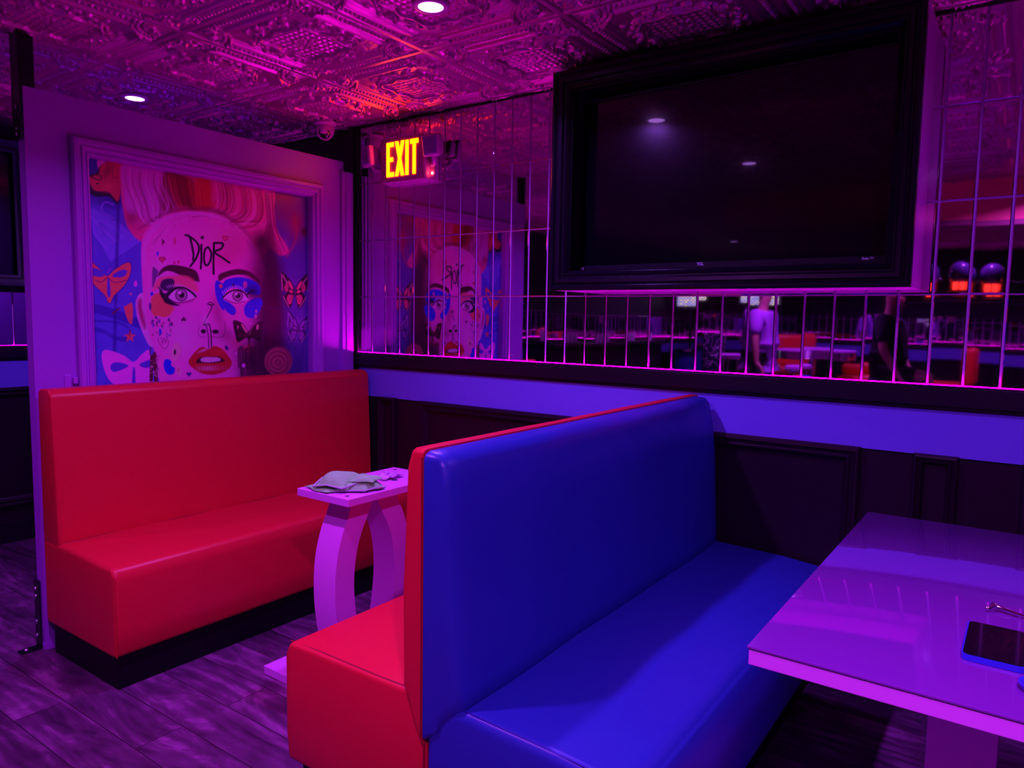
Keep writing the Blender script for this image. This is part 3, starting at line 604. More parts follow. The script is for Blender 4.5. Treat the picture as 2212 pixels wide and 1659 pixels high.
    me.loops.add(q.size); me.loops.foreach_set('vertex_index', q.ravel()); me.polygons.add(len(q))
    me.polygons.foreach_set('loop_start', np.arange(0, q.size, 4, dtype=np.int32)); me.polygons.foreach_set('loop_total', np.full(len(q), 4, np.int32)); me.update(calc_edges=True)
    at = me.color_attributes.new('paint', 'FLOAT_COLOR', 'POINT'); at.data.foreach_set('color', np.concatenate([col, np.ones((n, 1))], 1).astype(np.float32).ravel())
    mt = mat('mural_print', (.5, .3, .7), .35, bump=[(5, .15, .004), (500, .05, .0003)]); nt = mt.node_tree; a = nt.nodes.new('ShaderNodeVertexColor'); a.layer_name = 'paint'
    nt.links.new(a.outputs['Color'], nt.nodes['Principled BSDF'].inputs['Base Color']); me.materials.append(mt)
    o = bpy.data.objects.new('mural_picture', me); C.objects.link(o); o.parent = t; o.matrix_parent_inverse = Matrix.Translation(-t.location)
    o['label'] = 'printed mural of a painted woman\'s face with butterflies and the word DIOR on her forehead'
    return o
mural()
# fixings of the partition
g = thing('ceiling_bracket', 'black metal bracket hanging from the ceiling at the partition\'s outer top corner', 'bracket', (-.035, -1.6, 2.3))
m = MB(); m.box((-.068, -1.606, 1.915), (-.004, -1.599, 2.296), .001); m.box((-.034, -1.600, 2.104), (-.024, -1.545, 2.296), .001); m.build('plate', M_metal, g)
for z in (1.955, 2.03, 1.935): m = MB(); m.sphere((-.035, -1.607, z), .006, (1, .6, 1), 12); m.build('bolt', M_bolt, g)
g = thing('floor_bracket', 'black metal angle bracket screwed to the floor at the partition\'s outer foot', 'bracket', (-.04, -1.6, 0))
m = MB(); m.box((-.062, -1.604, .0), (-.020, -1.598, .27), .001); m.box((-.062, -1.67, .0), (-.020, -1.598, .006), .002); m.build('angle_plate', M_metal, g)
for z in (.235, .205, .105, .05): m = MB(); m.sphere((-.045, -1.606, z), .009, (1, .6, 1), 12); m.build('bolt', M_bolt, g)
m = MB(); m.sphere((-.040, -1.645, .008), .010, (1, 1, .5), 12); m.build('bolt', M_bolt, g)
g = thing('wall_switch', 'small wall switch plate on the partition just above the left red booth', 'switch', (0, -1.475, 1.04))
m = MB(); m.box((0, -1.494, 1.005), (.004, -1.468, 1.055), .002); m.build('cover_plate', M_trimlight, g)
m = MB(); m.box((.0, -1.466, 1.018), (.016, -1.450, 1.044), .003); m.build('plug', M_trimlight, g)

# ------------------------------------------------------------------ television on the left wall, seen past the partition
g = thing('wall_television', 'dark television in black frame at the far left, on the side wall past the partition', 'television', (-1.6, -1.7, 1.4))
f = wall_frame('left')
m = MB(); m.rectframe([(0, 0), (0, .10), (.02, .11), (.05, .10), (.06, .09), (.08, .085), (.085, .05)], -2.5, -.98, 1.41, 2.22, f); m.build('frame', M_frame, g, 40)
m = MB(); wbox(m, f, -2.42, -1.06, 1.49, 2.14, .02, .05); m.build('screen', M_tvglass, g)

# ------------------------------------------------------------------ big television in its shadow box
g = thing('wall_television', 'large dark flat-screen television in deep black moulded frame on the mirrored wall', 'television', (2.05, -.13, 1.4))
TX0, TX1, TZ0, TZ1, TD = 1.409, 2.70, 1.413, 2.262, .27
bk = wall_frame('back')
m = MB(); prof = [(0, TD-.03), (0, TD), (.006, TD+.004), (.016, TD+.003), (.020, TD-.004), (.026, TD-.004), (.030, TD+.001), (.044, TD-.002), (.050, TD-.012), (.056, TD-.013), (.060, TD-.009), (.068, TD-.018), (.074, TD-.03), (.078, TD-.03), (.080, TD-.075)]
m.rectframe(prof, TX0, TX1, TZ0, TZ1, bk); m.build('frame', M_frame, g, 35)
m = MB(); m.rectframe([(.012, .008), (.012, .235), (.030, .235), (.030, .02)], TX0, TX1, TZ0, TZ1, bk)
m.rectframe([(.001, .0065), (.001, .243), (.012, .243), (.012, .0065)], TX0, TX1, TZ0, TZ1, bk); part_label(m.build('box_side', M_frameside, g), 'pale side boards of the television box')
m = MB(); wbox(m, bk, TX0+.03, TX1-.03, TZ0+.03, TZ1-.03, .01, .03); m.build('box_back', M_frame, g)
m = MB(); m.rectframe([(0, .15), (0, .185), (.004, .187), (.010, .186), (.010, .181)], 1.475, 2.640, 1.478, 2.170, bk)
wbox(m, bk, 1.475, 2.640, 1.478, 2.170, .12, .165); wbox(m, bk, 1.478, 2.637, 1.480, 1.516, .165, .186); TY = Matrix.Translation((2.64, -.18, 0)) @ Matrix.Rotation(-.030, 4, 'Z') @ Matrix.Translation((-2.64, .18, 0)); TV = lambda mb: bmesh.ops.transform(mb.bm, matrix=TY, verts=mb.bm.verts); TV(m); m.build('bezel', M_bezel, g)
m = MB(); wbox(m, bk, 1.484, 2.630, 1.514, 2.160, .165, .182); TV(m); m.build('screen', M_tvglass, g)
Mt = Matrix.Rotation(PI/2, 4, 'X')
LZ = 1.508
M_logo = mat('logo_print', (.75, .65, .9), .4)
text_mesh('logo', 'TCL', .014, M_logo, g, TY @ Matrix.Translation((2.000, -.1868, LZ)) @ Mt, bold=.0006)
text_mesh('logo', 'Roku TV', .010, M_logo, g, TY @ Matrix.Translation((2.565, -.1868, LZ)) @ Mt, bold=.0003)
m = MB(); wbox(m, bk, 1.484, 1.500, 1.500, 1.511, .186, .1868); TV(m); part_label(m.build('sticker', M_logo, g), 'small pale sticker in the lower left corner')

# ------------------------------------------------------------------ exit sign with emergency lamp heads
g = thing('exit_sign', 'lit EXIT sign with two square emergency lamp heads on the mirror tiles', 'exit sign', (.40, -.03, 2.08))
m = MB(); m.box((.262, -.035, 1.962), (.590, -.007, 2.165), .006); m.box((.266, -.075, 1.966), (.556, -.035, 2.178), .006); m.build('housing', M_plastic, g, 30)
m = MB(); m.box((.262, -.082, 1.968), (.553, -.072, 2.182), .006); m.build('face_plate', M_exitface, g, 30)
def letters(mb):
    y0, y1 = -.0855, -.0815; zt, zb = 2.163, 1.994; h = zt-zb; s_ = .021
    def bar(x0, x1, za, zb_): mb.box((x0, y0, za), (x1, y1, zb_), .002)
    x = .306; bar(x, x+s_, zb, zt); bar(x, x+.050, zt-.023, zt); bar(x, x+.046, zb+h/2-.011, zb+h/2+.011); bar(x, x+.052, zb, zb+.023)
    x = .366; w_ = .062
    for a, b in ((x, x+w_-s_), (x+w_-s_, x)):
        mb.prism([(a, zb), (a+s_, zb), (b+s_, zt), (b, zt)], y0, y1, 'Y')
    bar(.436, .436+s_, zb, zt)
    bar(.484, .484+s_, zb, zt); bar(.467, .522, zt-.023, zt)
m = MB(); letters(m); part_label(m.build('letters', M_letters, g), 'glowing EXIT letters')
def lamp_head(cx, cz, yaw, y=-.085):
    T_ = Matrix.Translation((cx, y, cz)) @ Matrix.Rotation(yaw, 4, 'Z') @ Matrix.Rotation(.12, 4, 'X') @ Matrix.Scale(1.22, 4)
    mb = MB(); mb.prism([(-.038, -.042), (.038, -.042), (.042, .042), (-.042, .042)], -.012, .012, 'Y', .008, 3, M=T_)
    mb.prism([(-.030, -.032), (.030, -.032), (.032, .032), (-.032, .032)], .010, .045, 'Y', .01, 3, M=T_)
    o = mb.build('lamp_head', M_plastic, g, 40)
    mb = MB(); mb.prism([(-.031, -.034), (.031, -.034), (.034, .034), (-.034, .034)], -.015, -.010, 'Y', .003, 2, M=T_)
    for k in range(9): mb.box((-.028, -.0165, -.030+k*.0068), (.028, -.0148, -.0275+k*.0068), M=T_)
    l_ = mb.build('lens', M_lens, o); l_.parent = o; l_.matrix_parent_inverse = Matrix()
    return o
lamp_head(.176, 2.112, -.35); lamp_head(.610, 2.116, .12)
m = MB(); m.tube([(.19, -.07, 2.07), (.205, -.062, 2.045), (.225, -.05, 2.040), (.270, -.04, 2.042)], .012, 12); m.build('bracket_arm', M_plastic, g, 40)
m = MB(); m.tube([(.612, -.07, 2.075), (.610, -.062, 2.050), (.600, -.05, 2.040), (.565, -.035, 2.040)], .013, 12); m.build('bracket_arm', M_plastic, g, 40)
m = MB(); m.sphere((.572, -.038, 1.998), .006, (1, .7, 1), 12); m.build('indicator_light', M_ledred, g)

# ------------------------------------------------------------------ turret camera
g = thing('security_camera', 'small white dome security camera on the ceiling near the exit sign', 'camera', (-.045, -.175, 2.29))
m = MB(); m.lathe([(0, 0), (.056, 0), (.058, -.006), (.055, -.014), (.042, -.020), (0, -.02)], (-.045, -.175, 2.293), 32); m.build('base', M_plastic, g, 40)
m = MB(); m.lathe([(.042, 0), (.046, -.01), (.046, -.03), (.043, -.045), (.035, -.056), (0, -.058)], (-.045, -.175, 2.278), 32); m.build('shell', M_plastic, g, 60)
d = Vector((.62, -.72, -.35)).normalized(); T_ = Matrix.Translation(Vector((-.045, -.175, 2.243))) @ d.to_track_quat('Z', 'Y').to_matrix().to_4x4()
m = MB(); m.lathe([(0, -.035), (.030, -.030), (.040, -.010), (.041, .012), (.037, .030), (.032, .036), (.029, .033), (0, .033)], n=32, M=T_); m.build('eyeball', M_plastic, g, 60)
m = MB(); m.lathe([(0, .034), (.028, .034), (.026, .038), (0, .042)], n=28, M=T_); o = m.build('lens', M_lensglass, g, 60)

# ------------------------------------------------------------------ downlights
def downlight(x, y, colr, watts, label, first=[None]):
    t_ = thing('downlight', label, 'ceiling light', (x, y, 2.296), 'round recessed ceiling downlights')
    m_ = MB(); m_.lathe([(.058, 0), (.060, -.006), (.055, -.012), (.041, -.010), (.039, -.004), (.058, 0)], (x, y, 2.294), 36); m_.build('trim_ring', M_plastic, t_, 60)
    m_ = MB(); m_.cyl((x, y, 2.286), .040, .003, 32); m_.build('glowing_lens', M_lightdisc, t_)
    ld = bpy.data.lights.new('downlight_lamp', 'AREA'); ld.shape = 'DISK'; ld.size = .08; ld.energy = watts; ld.color = colr; ld.spread = math.radians(150)
    lo = bpy.data.objects.new('downlight_lamp', ld); C.objects.link(lo); lo.location = (x, y, 2.279)
DL = {(1.375, -.95): 'round downlight at the top edge above the near booth tables', (-.455, -.95): 'round downlight above the mural partition, left of the security camera'}
names = ['right of the television', 'second from the mirrored wall, reflected in the television', 'high above the viewer near the glass-topped table', 'over the side aisle behind the partition', 'beyond the red beam, middle', 'beyond the red beam, left', 'far left corner of the room behind', 'far wall, middle', 'far wall, right', 'far right of the room behind']
k = 0
for x, y, c_, w_ in LIGHTS:
    lb = DL.get((x, y))
    if lb is None: lb = 'round downlight '+names[k]; k += 1
    downlight(x, y, c_, w_, lb)

# ------------------------------------------------------------------ booths
def seam(name, pts, m_, parent, r=.0022): mb = MB(); mb.tube(pts, r, 6); return mb.build(name, m_, parent, 60)
g = thing('booth_bench', 'single red vinyl booth bench against the mural partition', 'booth bench', (.28, -.8, 0))
m = MB(); m.prism([(.030, .40), (.15, .40), (.158, .46), (.150, .70), (.135, .99), (.115, 1.012), (.045, 1.012), (.030, 1.0)], -1.600, -.045, 'Y', .018, 4); m.build('backrest', M_redv, g, 75)
m = MB(); m.prism([(.030, .12), (.545, .12), (.560, .20), (.562, .405), (.545, .436), (.30, .442), (.10, .447), (.030, .447)], -1.602, -.030, 'Y', .030, 5); m.build('seat', M_redv, g, 75)
m = MB(); m.box((.05, -1.582, 0), (.525, -.035, .125), .002); m.build('plinth', M_plinth, g)
seam('seam', [(.560, -1.600, .13), (.566, -1.603, .25), (.562, -1.602, .415)], M_redv, g, .002)
seam('seam', [(.155+.003*math.sin(i), -1.595+i*.062, .444) for i in range(25)], M_seamr, g, .003)

g = thing('double_booth_bench', 'back-to-back booth bench, red vinyl on its left side and blue on its right', 'booth bench', (1.96, -.8, 0))
XM = 1.957
def back_profile(sgn):
    # from the centre plane out
    if sgn < 0: return [(XM-.001, .34), (XM-.030, .39), (XM-.062, .46), (XM-.066, .70), (XM-.052, .97), (XM-.040, 1.006), (XM-.032, 1.012), (XM-.001, 1.012)]
    return [(XM+.001, .345), (XM+.060, .40), (XM+.112, .455), (XM+.102, .60), (XM+.078, .90), (XM+.060, .985), (XM+.035, 1.006), (XM+.001, 1.008)]
def wrinkle(o, amp, sgn):
    me = o.data
    for v in me.vertices:
        x, y, z = v.co
        n_ = math.sin(y*9+z*4)*math.sin(z*7-y*3+1)*amp + amp*.7*math.sin(y*23+2*z)*max(0, (z-.85)/.15)
        v.co.x += sgn*n_*min(1, abs(x-XM)/.04)
def dense_prism(prof, y0, y1, ny, r, name, m_, parent, sgn=0, amp=0, puff=0):
    """profile swept in many steps along Y, rounded ends"""
    P = np.array(prof); pts = []
    for i in range(len(P)):
        a, b = P[i], P[(i+1) % len(P)]; L_ = np.hypot(*(b-a)); k_ = max(1, int(L_/.035))
        for q in range(k_): pts.append(a+(b-a)*q/k_)
    pts = np.array(pts)
    for _ in range(2): pts = pts*.5+(np.roll(pts, 1, 0)+np.roll(pts, -1, 0))*.25 if sgn == 0 else pts
    c = pts.mean(0); bm = bmesh.new(); rings = []
    ys = [y0, y0+r*.06, y0+r*.3, y0+r]+list(np.linspace(y0+r, y1-r, ny)[1:-1])+[y1-r, y1-r*.3, y1-r*.06, y1]
    for yy in ys:
        e = min(yy-y0, y1-yy); ins = 0 if e >= r else r-math.sqrt(max(0, r*r-(r-e)**2))
        ring = []
        for p in pts:
            dx, dz = p-c; Lx = max(abs(dx), 1e-6); Lz = max(abs(dz), 1e-6)
            x = p[0]-(math.copysign(min(ins, Lx), dx) if not (sgn and abs(p[0]-XM) < .004) else 0); z = p[1]-math.copysign(min(ins, Lz), dz)
            w_ = amp*(math.sin(yy*9+z*4)*math.sin(z*7-yy*3+1)+.8*math.sin(yy*21+2*z)*max(0, (z-.86)/.14)+1.3*math.sin(yy*5.5-z*16+1)*max(0, (z-.70)/.3)*max(0, min(1, (yy+1.1)/.6))) if amp else 0
            if sgn and abs(p[0]-XM) > .02: x += sgn*w_
            ring.append(bm.verts.new((x, yy, z)))
        rings.append(ring)
    n_ = len(pts)
    for a, b in zip(rings, rings[1:]):
        for i in range(n_): bm.faces.new((a[i], a[(i+1) % n_], b[(i+1) % n_], b[i]))
    bm.faces.new(rings[0]); bm.faces.new(rings[-1][::-1]); bmesh.ops.recalc_face_normals(bm, faces=bm.faces[:])
    x = MB(); x.bm.free(); x.bm = bm; return x.build(name, m_, parent, 50)
o = dense_prism(back_profile(-1), -1.612, -.02, 34, .012, 'backrest', M_redv, g, -1, .0015); o['label'] = 'red backrest'
o = dense_prism(back_profile(1), -1.612, -.035, 40, .020, 'backrest', M_bluev, g, 1, .004); o['label'] = 'blue backrest'
m = MB(); m.prism([(1.467, .12), (XM-.001, .12), (XM-.001, .452), (1.80, .448), (1.60, .447), (1.478, .445), (1.458, .41), (1.458, .2)], -1.602, -.030, 'Y', .014, 3); o = m.build('seat', M_redv, g, 75); o['label'] = 'red seat'
m = MB(); m.prism([(XM+.001, .12), (2.47, .12), (2.487, .20), (2.485, .395), (2.455, .432), (2.30, .445), (2.07, .452), (XM+.001, .452)], -1.606, -.030, 'Y', .026, 5); o = m.build('seat', M_bluev, g, 75); o['label'] = 'blue seat'
m = MB(); m.box((1.505, -1.582, 0), (XM, -.035, .125), .002); m.build('plinth', M_plinth, g)
m = MB(); m.box((XM, -1.582, 0), (2.43, -.035, .125), .002); m.build('plinth', M_plinth, g)
seam('seam', [(1.470, -1.588, .442), (1.60, -1.590, .446), (1.80, -1.592, .447), (1.90, -1.592, .45)], M_seamr, g, .0020)
seam('seam', [(2.065, -1.594, .449), (2.20, -1.594, .445), (2.35, -1.594, .439), (2.45, -1.592, .428)], M_seamb, g, .0022)
seam('seam', [(XM-.004, -1.6125, .36), (XM-.004, -1.6125, .7), (XM-.004, -1.6125, .995)], M_seamr, g, .0020)
seam('seam', [(XM-.002, -1.603, .13), (XM-.002, -1.603, .34)], M_seamr, g, .0022)

# ------------------------------------------------------------------ pedestal table without top, between the benches
g = thing('pedestal_table', 'narrow lavender pedestal with curved legs between the two red booths', 'table', (1.15, -1.0, 0))
m = MB(); m.box((1.038, -1.225, .695), (1.288, -.77, .72), .0015); m.build('top_plate', M_lacq, g)
for x, y, r in ((1.075, -1.195, .007), (1.250, -1.195, .007), (1.075, -.80, .007), (1.250, -.80, .007), (1.20, -.93, .012), (1.13, -.88, .010)):
    m = MB(); m.cyl((x, y, .7202), r, .0012, 16); m.build('screw_hole', M_hole, g)
oN = [(-1.131, .696), (-1.147, .641), (-1.173, .588), (-1.195, .52), (-1.206, .45), (-1.208, .38), (-1.204, .31), (-1.190, .22), (-1.165, .12), (-1.13, .03)]
iN = [(-1.030, .696), (-1.060, .63), (-1.092, .57), (-1.113, .511), (-1.124, .445), (-1.126, .38), (-1.120, .31), (-1.105, .22), (-1.075, .12), (-1.02, .03)]
cy = -1.0
def leg(o_, i_):
    mb = bmesh.new(); rows = []
    from itertools import chain
    def up(P, k_=3):
        out = []
        for a in range(len(P)-1):
            p0, p1, p2, p3 = P[max(a-1, 0)], P[a], P[a+1], P[min(a+2, len(P)-1)]
            for q in range(k_):
                t_ = q/k_; out.append(tuple(.5*((2*p1[j])+(-p0[j]+p2[j])*t_+(2*p0[j]-5*p1[j]+4*p2[j]-p3[j])*t_**2+(-p0[j]+3*p1[j]-3*p2[j]+p3[j])*t_**3) for j in (0, 1)))
        return out+[P[-1]]
    o_, i_ = up(o_), up(i_)
    for a, b in zip(o_, i_): rows.append([mb.verts.new((1.098, a[0], a[1])), mb.verts.new((1.205, a[0], a[1])), mb.verts.new((1.205, b[0], b[1])), mb.verts.new((1.098, b[0], b[1]))])
    for a, b in zip(rows, rows[1:]):
        for k_ in range(4): mb.faces.new((a[k_], a[(k_+1) % 4], b[(k_+1) % 4], b[k_]))
    mb.faces.new(rows[0]); mb.faces.new(rows[-1][::-1]); bmesh.ops.recalc_face_normals(mb, faces=mb.faces[:])
    x = MB(); x.bm.free(); x.bm = mb; return x.build('leg', M_lacq, g, 35)
leg(oN, iN); leg([(2*-1.030-a, b) for a, b in oN], [(2*-1.030-a, b) for a, b in iN])
m = MB(); m.box((.82, -1.21, .0), (1.455, -.85, .032), .003); m.build('base_plate', M_lacq, g)

# folded microfibre cloth
M_cloth = mat('grey_microfibre', (.30, .95, .26), .9, noise=(220, .25), bump=[(500, .6, .002), (60, .4, .004)])
M_hem = mat('cloth_hem', (.45, .5, .45), .9, bump=[(400, .5, .002)])
def sheet(fn, nu=26, nv=20, th=.004):
    bm = bmesh.new(); V = [[bm.verts.new(fn(i/nu, j/nv)) for j in range(nv+1)] for i in range(nu+1)]
    for i in range(nu):
        for j in range(nv): bm.faces.new((V[i][j], V[i+1][j], V[i+1][j+1], V[i][j+1]))
    bmesh.ops.recalc_face_normals(bm, faces=bm.faces[:]); r0 = bmesh.ops.solidify(bm, geom=bm.faces[:], thickness=th)
    return bm
g = thing('cleaning_cloth', 'folded grey-green cleaning cloth lying on the lavender pedestal table', 'cloth', (1.16, -1.13, .72))
def quad(A, B, Cc, D, z, puff, wav, ph=0):
    A, B, Cc, D = map(np.array, (A, B, Cc, D))
    def fn(u, v):
        p = A*(1-u)*(1-v)+B*u*(1-v)+Cc*u*v+D*(1-u)*v
        return (p[0]+.004*math.sin(v*9+ph), p[1]+.004*math.sin(u*8+ph), z+puff*math.sin(PI*u)**.5*math.sin(PI*v)**.5+wav*(.5+.5*math.sin(u*7+ph)*math.cos(v*6+ph*2)))
    return fn
for fn, mm in ((quad((1.055, -1.21), (1.175, -1.225), (1.225, -1.05), (1.085, -1.06), .7235, .018, .005, .4), M_cloth),
               (quad((1.17, -1.20), (1.262, -1.13), (1.275, -1.045), (1.14, -1.03), .7235, .034, .006, 2.1), M_cloth),
               (quad((1.115, -1.222), (1.215, -1.185), (1.195, -1.055), (1.075, -1.09), .738, .040, .008, 1.3), M_cloth),
               (quad((1.20, -1.155), (1.268, -1.11), (1.262, -1.05), (1.16, -1.05), .752, .016, .005, .9), M_cloth)):
    x = MB(); x.bm.free(); x.bm = sheet(fn); x.build('fold', mm, g, 60)
for P_ in ([(1.118, -1.224, .738), (1.165, -1.208, .746), (1.218, -1.186, .738)], [(1.215, -1.185, .738), (1.235, -1.12, .752), (1.19, -1.05, .742)],
           [(1.115, -1.222, .738), (1.088, -1.16, .752), (1.075, -1.09, .742), (1.070, -1.078, .757)], [(1.172, -1.198, .726), (1.264, -1.132, .729), (1.277, -1.09, .733), (1.275, -1.05, .728)]):
    m = MB(); m.tube(P_, .003); m.build('hem', M_hem, g, 60)
M_film = mat('clear_film', (.75, .35, .8), .12, spec=.8, coat=.6)
def film(u, v):
    random.seed(int(u*9)*31+int(v*9)*17); j = random.uniform(-1, 1)
    return (1.135+.055*u+.008*j, -.96+.085*v+.008*math.sin(j*5), .7225+.020*abs(math.sin(u*5+v*3+j*.8))*math.sin(PI*min(max(v, .05), .95)))
x = MB(); x.bm.free(); x.bm = sheet(film, 9, 9, .0006); tag(x.build('plastic_wrapper', M_film), 'crumpled clear plastic wrapper behind the folded cloth on the pedestal', 'wrapper')
random.seed(11)

# ------------------------------------------------------------------ glass-topped table at right
TZ = .742
g = thing('dining_table', 'lavender rectangular table with glass top at the lower right', 'table', (3.0, -1.0, 0))
m = MB(); m.box((2.648, -1.540, TZ-.034), (3.40, -.415, TZ-.006), .0015); m.build('tabletop', M_lacq, g)
m = MB(); m.box((2.645, -1.543, TZ-.005), (3.403, -.412, TZ), .0018, 3); m.build('glass_top', M_glasstop, g, 40)
m = MB(); m.box((2.905, -1.335, .03), (3.01, -.62, TZ-.034), .002); m.build('pedestal_panel', M_lacq, g)
m = MB(); m.box((2.70, -1.36, 0), (3.32, -.60, .03), .002); m.build('base_plate', M_lacq, g)
M_phoneb = mat('blue_phone_case', (.04, .05, .7), .3, coat=.5); M_phones = mat('phone_glass', (.004, .003, .008), .06, spec=.6)
g = thing('smartphone', 'dark smartphone in blue case lying on the glass table', 'phone', (2.99, -1.28, TZ))
m = MB(); m.prism([(2.949, -1.375), (3.040, -1.375), (3.040, -1.205), (2.949, -1.205)], TZ+.0005, TZ+.0105, 'Z'); 
bmesh.ops.bevel(m.bm, geom=[e for e in m.bm.edges if abs(e.verts[0].co.z-e.verts[1].co.z) > .005], offset=.012, segments=6, profile=.5, affect='EDGES'); m.build('case', M_phoneb, g, 40)
m = MB(); m.prism([(2.9515, -1.3725), (3.0375, -1.3725), (3.0375, -1.2075), (2.9515, -1.2075)], TZ+.0105, TZ+.0115, 'Z')
bmesh.ops.bevel(m.bm, geom=[e for e in m.bm.edges if abs(e.verts[0].co.z-e.verts[1].co.z) > .0005], offset=.010, segments=6, profile=.5, affect='EDGES'); m.build('screen', M_phones, g)
m = MB(); m.tube([(2.978, -1.098, TZ+.007), (2.984, -1.083, TZ+.011), (2.992, -1.087, TZ+.008), (3.03, -1.10, TZ+.005), (3.09, -1.115, TZ+.005)], [.003, .005, .005, .0035, .003], 10)
m.sphere((2.976, -1.101, TZ+.006), .0055, (1, 1, 1), 12); tag(m.build('metal_rod', M_chrome, None, 60), 'thin shiny metal rod with bent tip on the glass table behind the phone', 'rod')
m = MB(); m.lathe([(0, 0), (.020, 0), (.032, .006), (.034, .012), (.030, .013), (.022, .006), (0, .005)], (3.063, -1.432, TZ+.0005), 32); tag(m.build('round_dish', M_phoneb, None, 60), 'small dark round dish with glossy blue rim at the right edge of the glass table', 'dish')

# ------------------------------------------------------------------ room behind the viewer (seen in the mirrors)
M_beam = mat('pink_beam_paint', (.85, .16, .22), .6, noise=(30, .1), bump=[(90, .2, .002)])
m = MB(); m.box((.75, -4.5, 2.02), (6.1, -3.3, 2.296)); struct(m.build('trim_6', M_beam))
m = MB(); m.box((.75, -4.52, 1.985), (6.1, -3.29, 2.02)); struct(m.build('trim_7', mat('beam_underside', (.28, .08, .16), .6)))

M_orangeglow = mat('red_glow', (.9, .1, .05), .4, emis=(1, .035, .02), es=2.2)
M_dome = mat('dark_glass_dome', (.03, .015, .07), .08, spec=.8, coat=1)
# shelf with domed lamps
tag(MB().box((1.95, -5.45, 1.555), (3.4, -5.12, 1.585), .003).build('lamp_shelf', M_black), 'narrow black hanging shelf carrying the domed lamps, reflected right of the television', 'shelf')
for x, lb in ((1.96, 'thin black rod holding the lamp shelf end nearest the television'), (3.385, 'thin black rod holding the lamp shelf end away from the television')):
    tag(MB().box((x-.005, -5.44, 1.585), (x+.005, -5.43, 2.3)).build('shelf_hanger', M_metal), lb, 'hanger')
def dome(x, label):
    t_ = thing('domed_lamp', label, 'lamp', (x, -5.3, 1.585), 'dark domed lamps glowing red at the base')
    m_ = MB(); m_.lathe([(.092, 0), (.092, .018), (.080, .022), (0, .022)], (x, -5.3, 1.585), 28); m_.build('foot', M_black, t_, 40)
    m_ = MB(); m_.lathe([(.060, .022), (.066, .05), (.066, .095), (0, .095)], (x, -5.3, 1.585), 28)
    m_.build('glowing_base', M_orangeglow, t_, 40)
    for a in range(8): m_ = MB(); m_.cyl((x+.080*math.cos(a*PI/4), -5.3+.080*math.sin(a*PI/4), 1.645), .004, .085, 8); m_.build('cage_bar', M_metal, t_, 40)
    m_ = MB(); m_.lathe([(.086, .095), (.098, .13), (.100, .18), (.088, .235), (.055, .27), (.02, .285), (0, .287)], (x, -5.3, 1.585), 32); m_.build('dome', M_dome, t_, 60)
    return t_
dome(2.17, 'dark domed lamp glowing red at its base, nearest the television edge'); dome(2.44, 'dark domed lamp glowing red at its base, middle of the shelf'); dome(2.665, 'dark domed lamp glowing red at its base, third from the television edge'); dome(3.1, 'dark domed lamp glowing red at its base, at the shelf end away from the television')
for a, b, lb in ((2.17, 2.44, 'first and middle'), (2.44, 2.665, 'middle and third'), (2.665, 3.1, 'third and last')):
    m = MB(); m.tube([(a+.10, -5.3, 1.72), ((a+b)/2, -5.3, 1.69), (b-.10, -5.3, 1.72)], .005, 6); tag(m.build('slack_cable', M_black, None, 60), 'black cable sagging between the '+lb+' domed lamps', 'cable')
# track with round spotlights
tag(MB().box((2.0, -5.02, 2.12), (3.9, -4.94, 2.16), .003).build('track_rail', M_metal), 'black lighting track under the red beam, reflected right of the television', 'track')
for x, lb in ((2.3, 'thin rod holding the spotlight track end nearest the television'), (3.6, 'thin rod holding the spotlight track end away from the television')):
    tag(MB().box((x-.005, -4.985, 2.16), (x+.005, -4.975, 2.3)).build('track_hanger', M_metal), lb, 'hanger')
for i, x in enumerate((2.17, 2.43, 2.53, 2.68, 3.05, 3.4)):
    t_ = thing('track_spotlight', ['first', 'second', 'third', 'fourth', 'fifth', 'sixth'][i]+' round black spotlight on the track, counted from the television side', 'spotlight', (x, -4.98, 2.12), 'round black spotlights on the ceiling track')
    m_ = MB(); m_.cyl((x, -4.96, 2.075), .048, .07, 24, 'Y'); m_.box((x-.01, -4.99, 2.09), (x+.01, -4.97, 2.125)); m_.build('housing', M_metal, t_, 40)
    m_ = MB(); m_.lathe([(.034, 0), (.037, .002), (.040, 0), (.037, -.002), (.034, 0)], n=24, M=Matrix.Translation((x, -4.923, 2.075)) @ Matrix.Rotation(-PI/2, 4, 'X')); m_.build('front_ring', M_chrome, t_, 60)

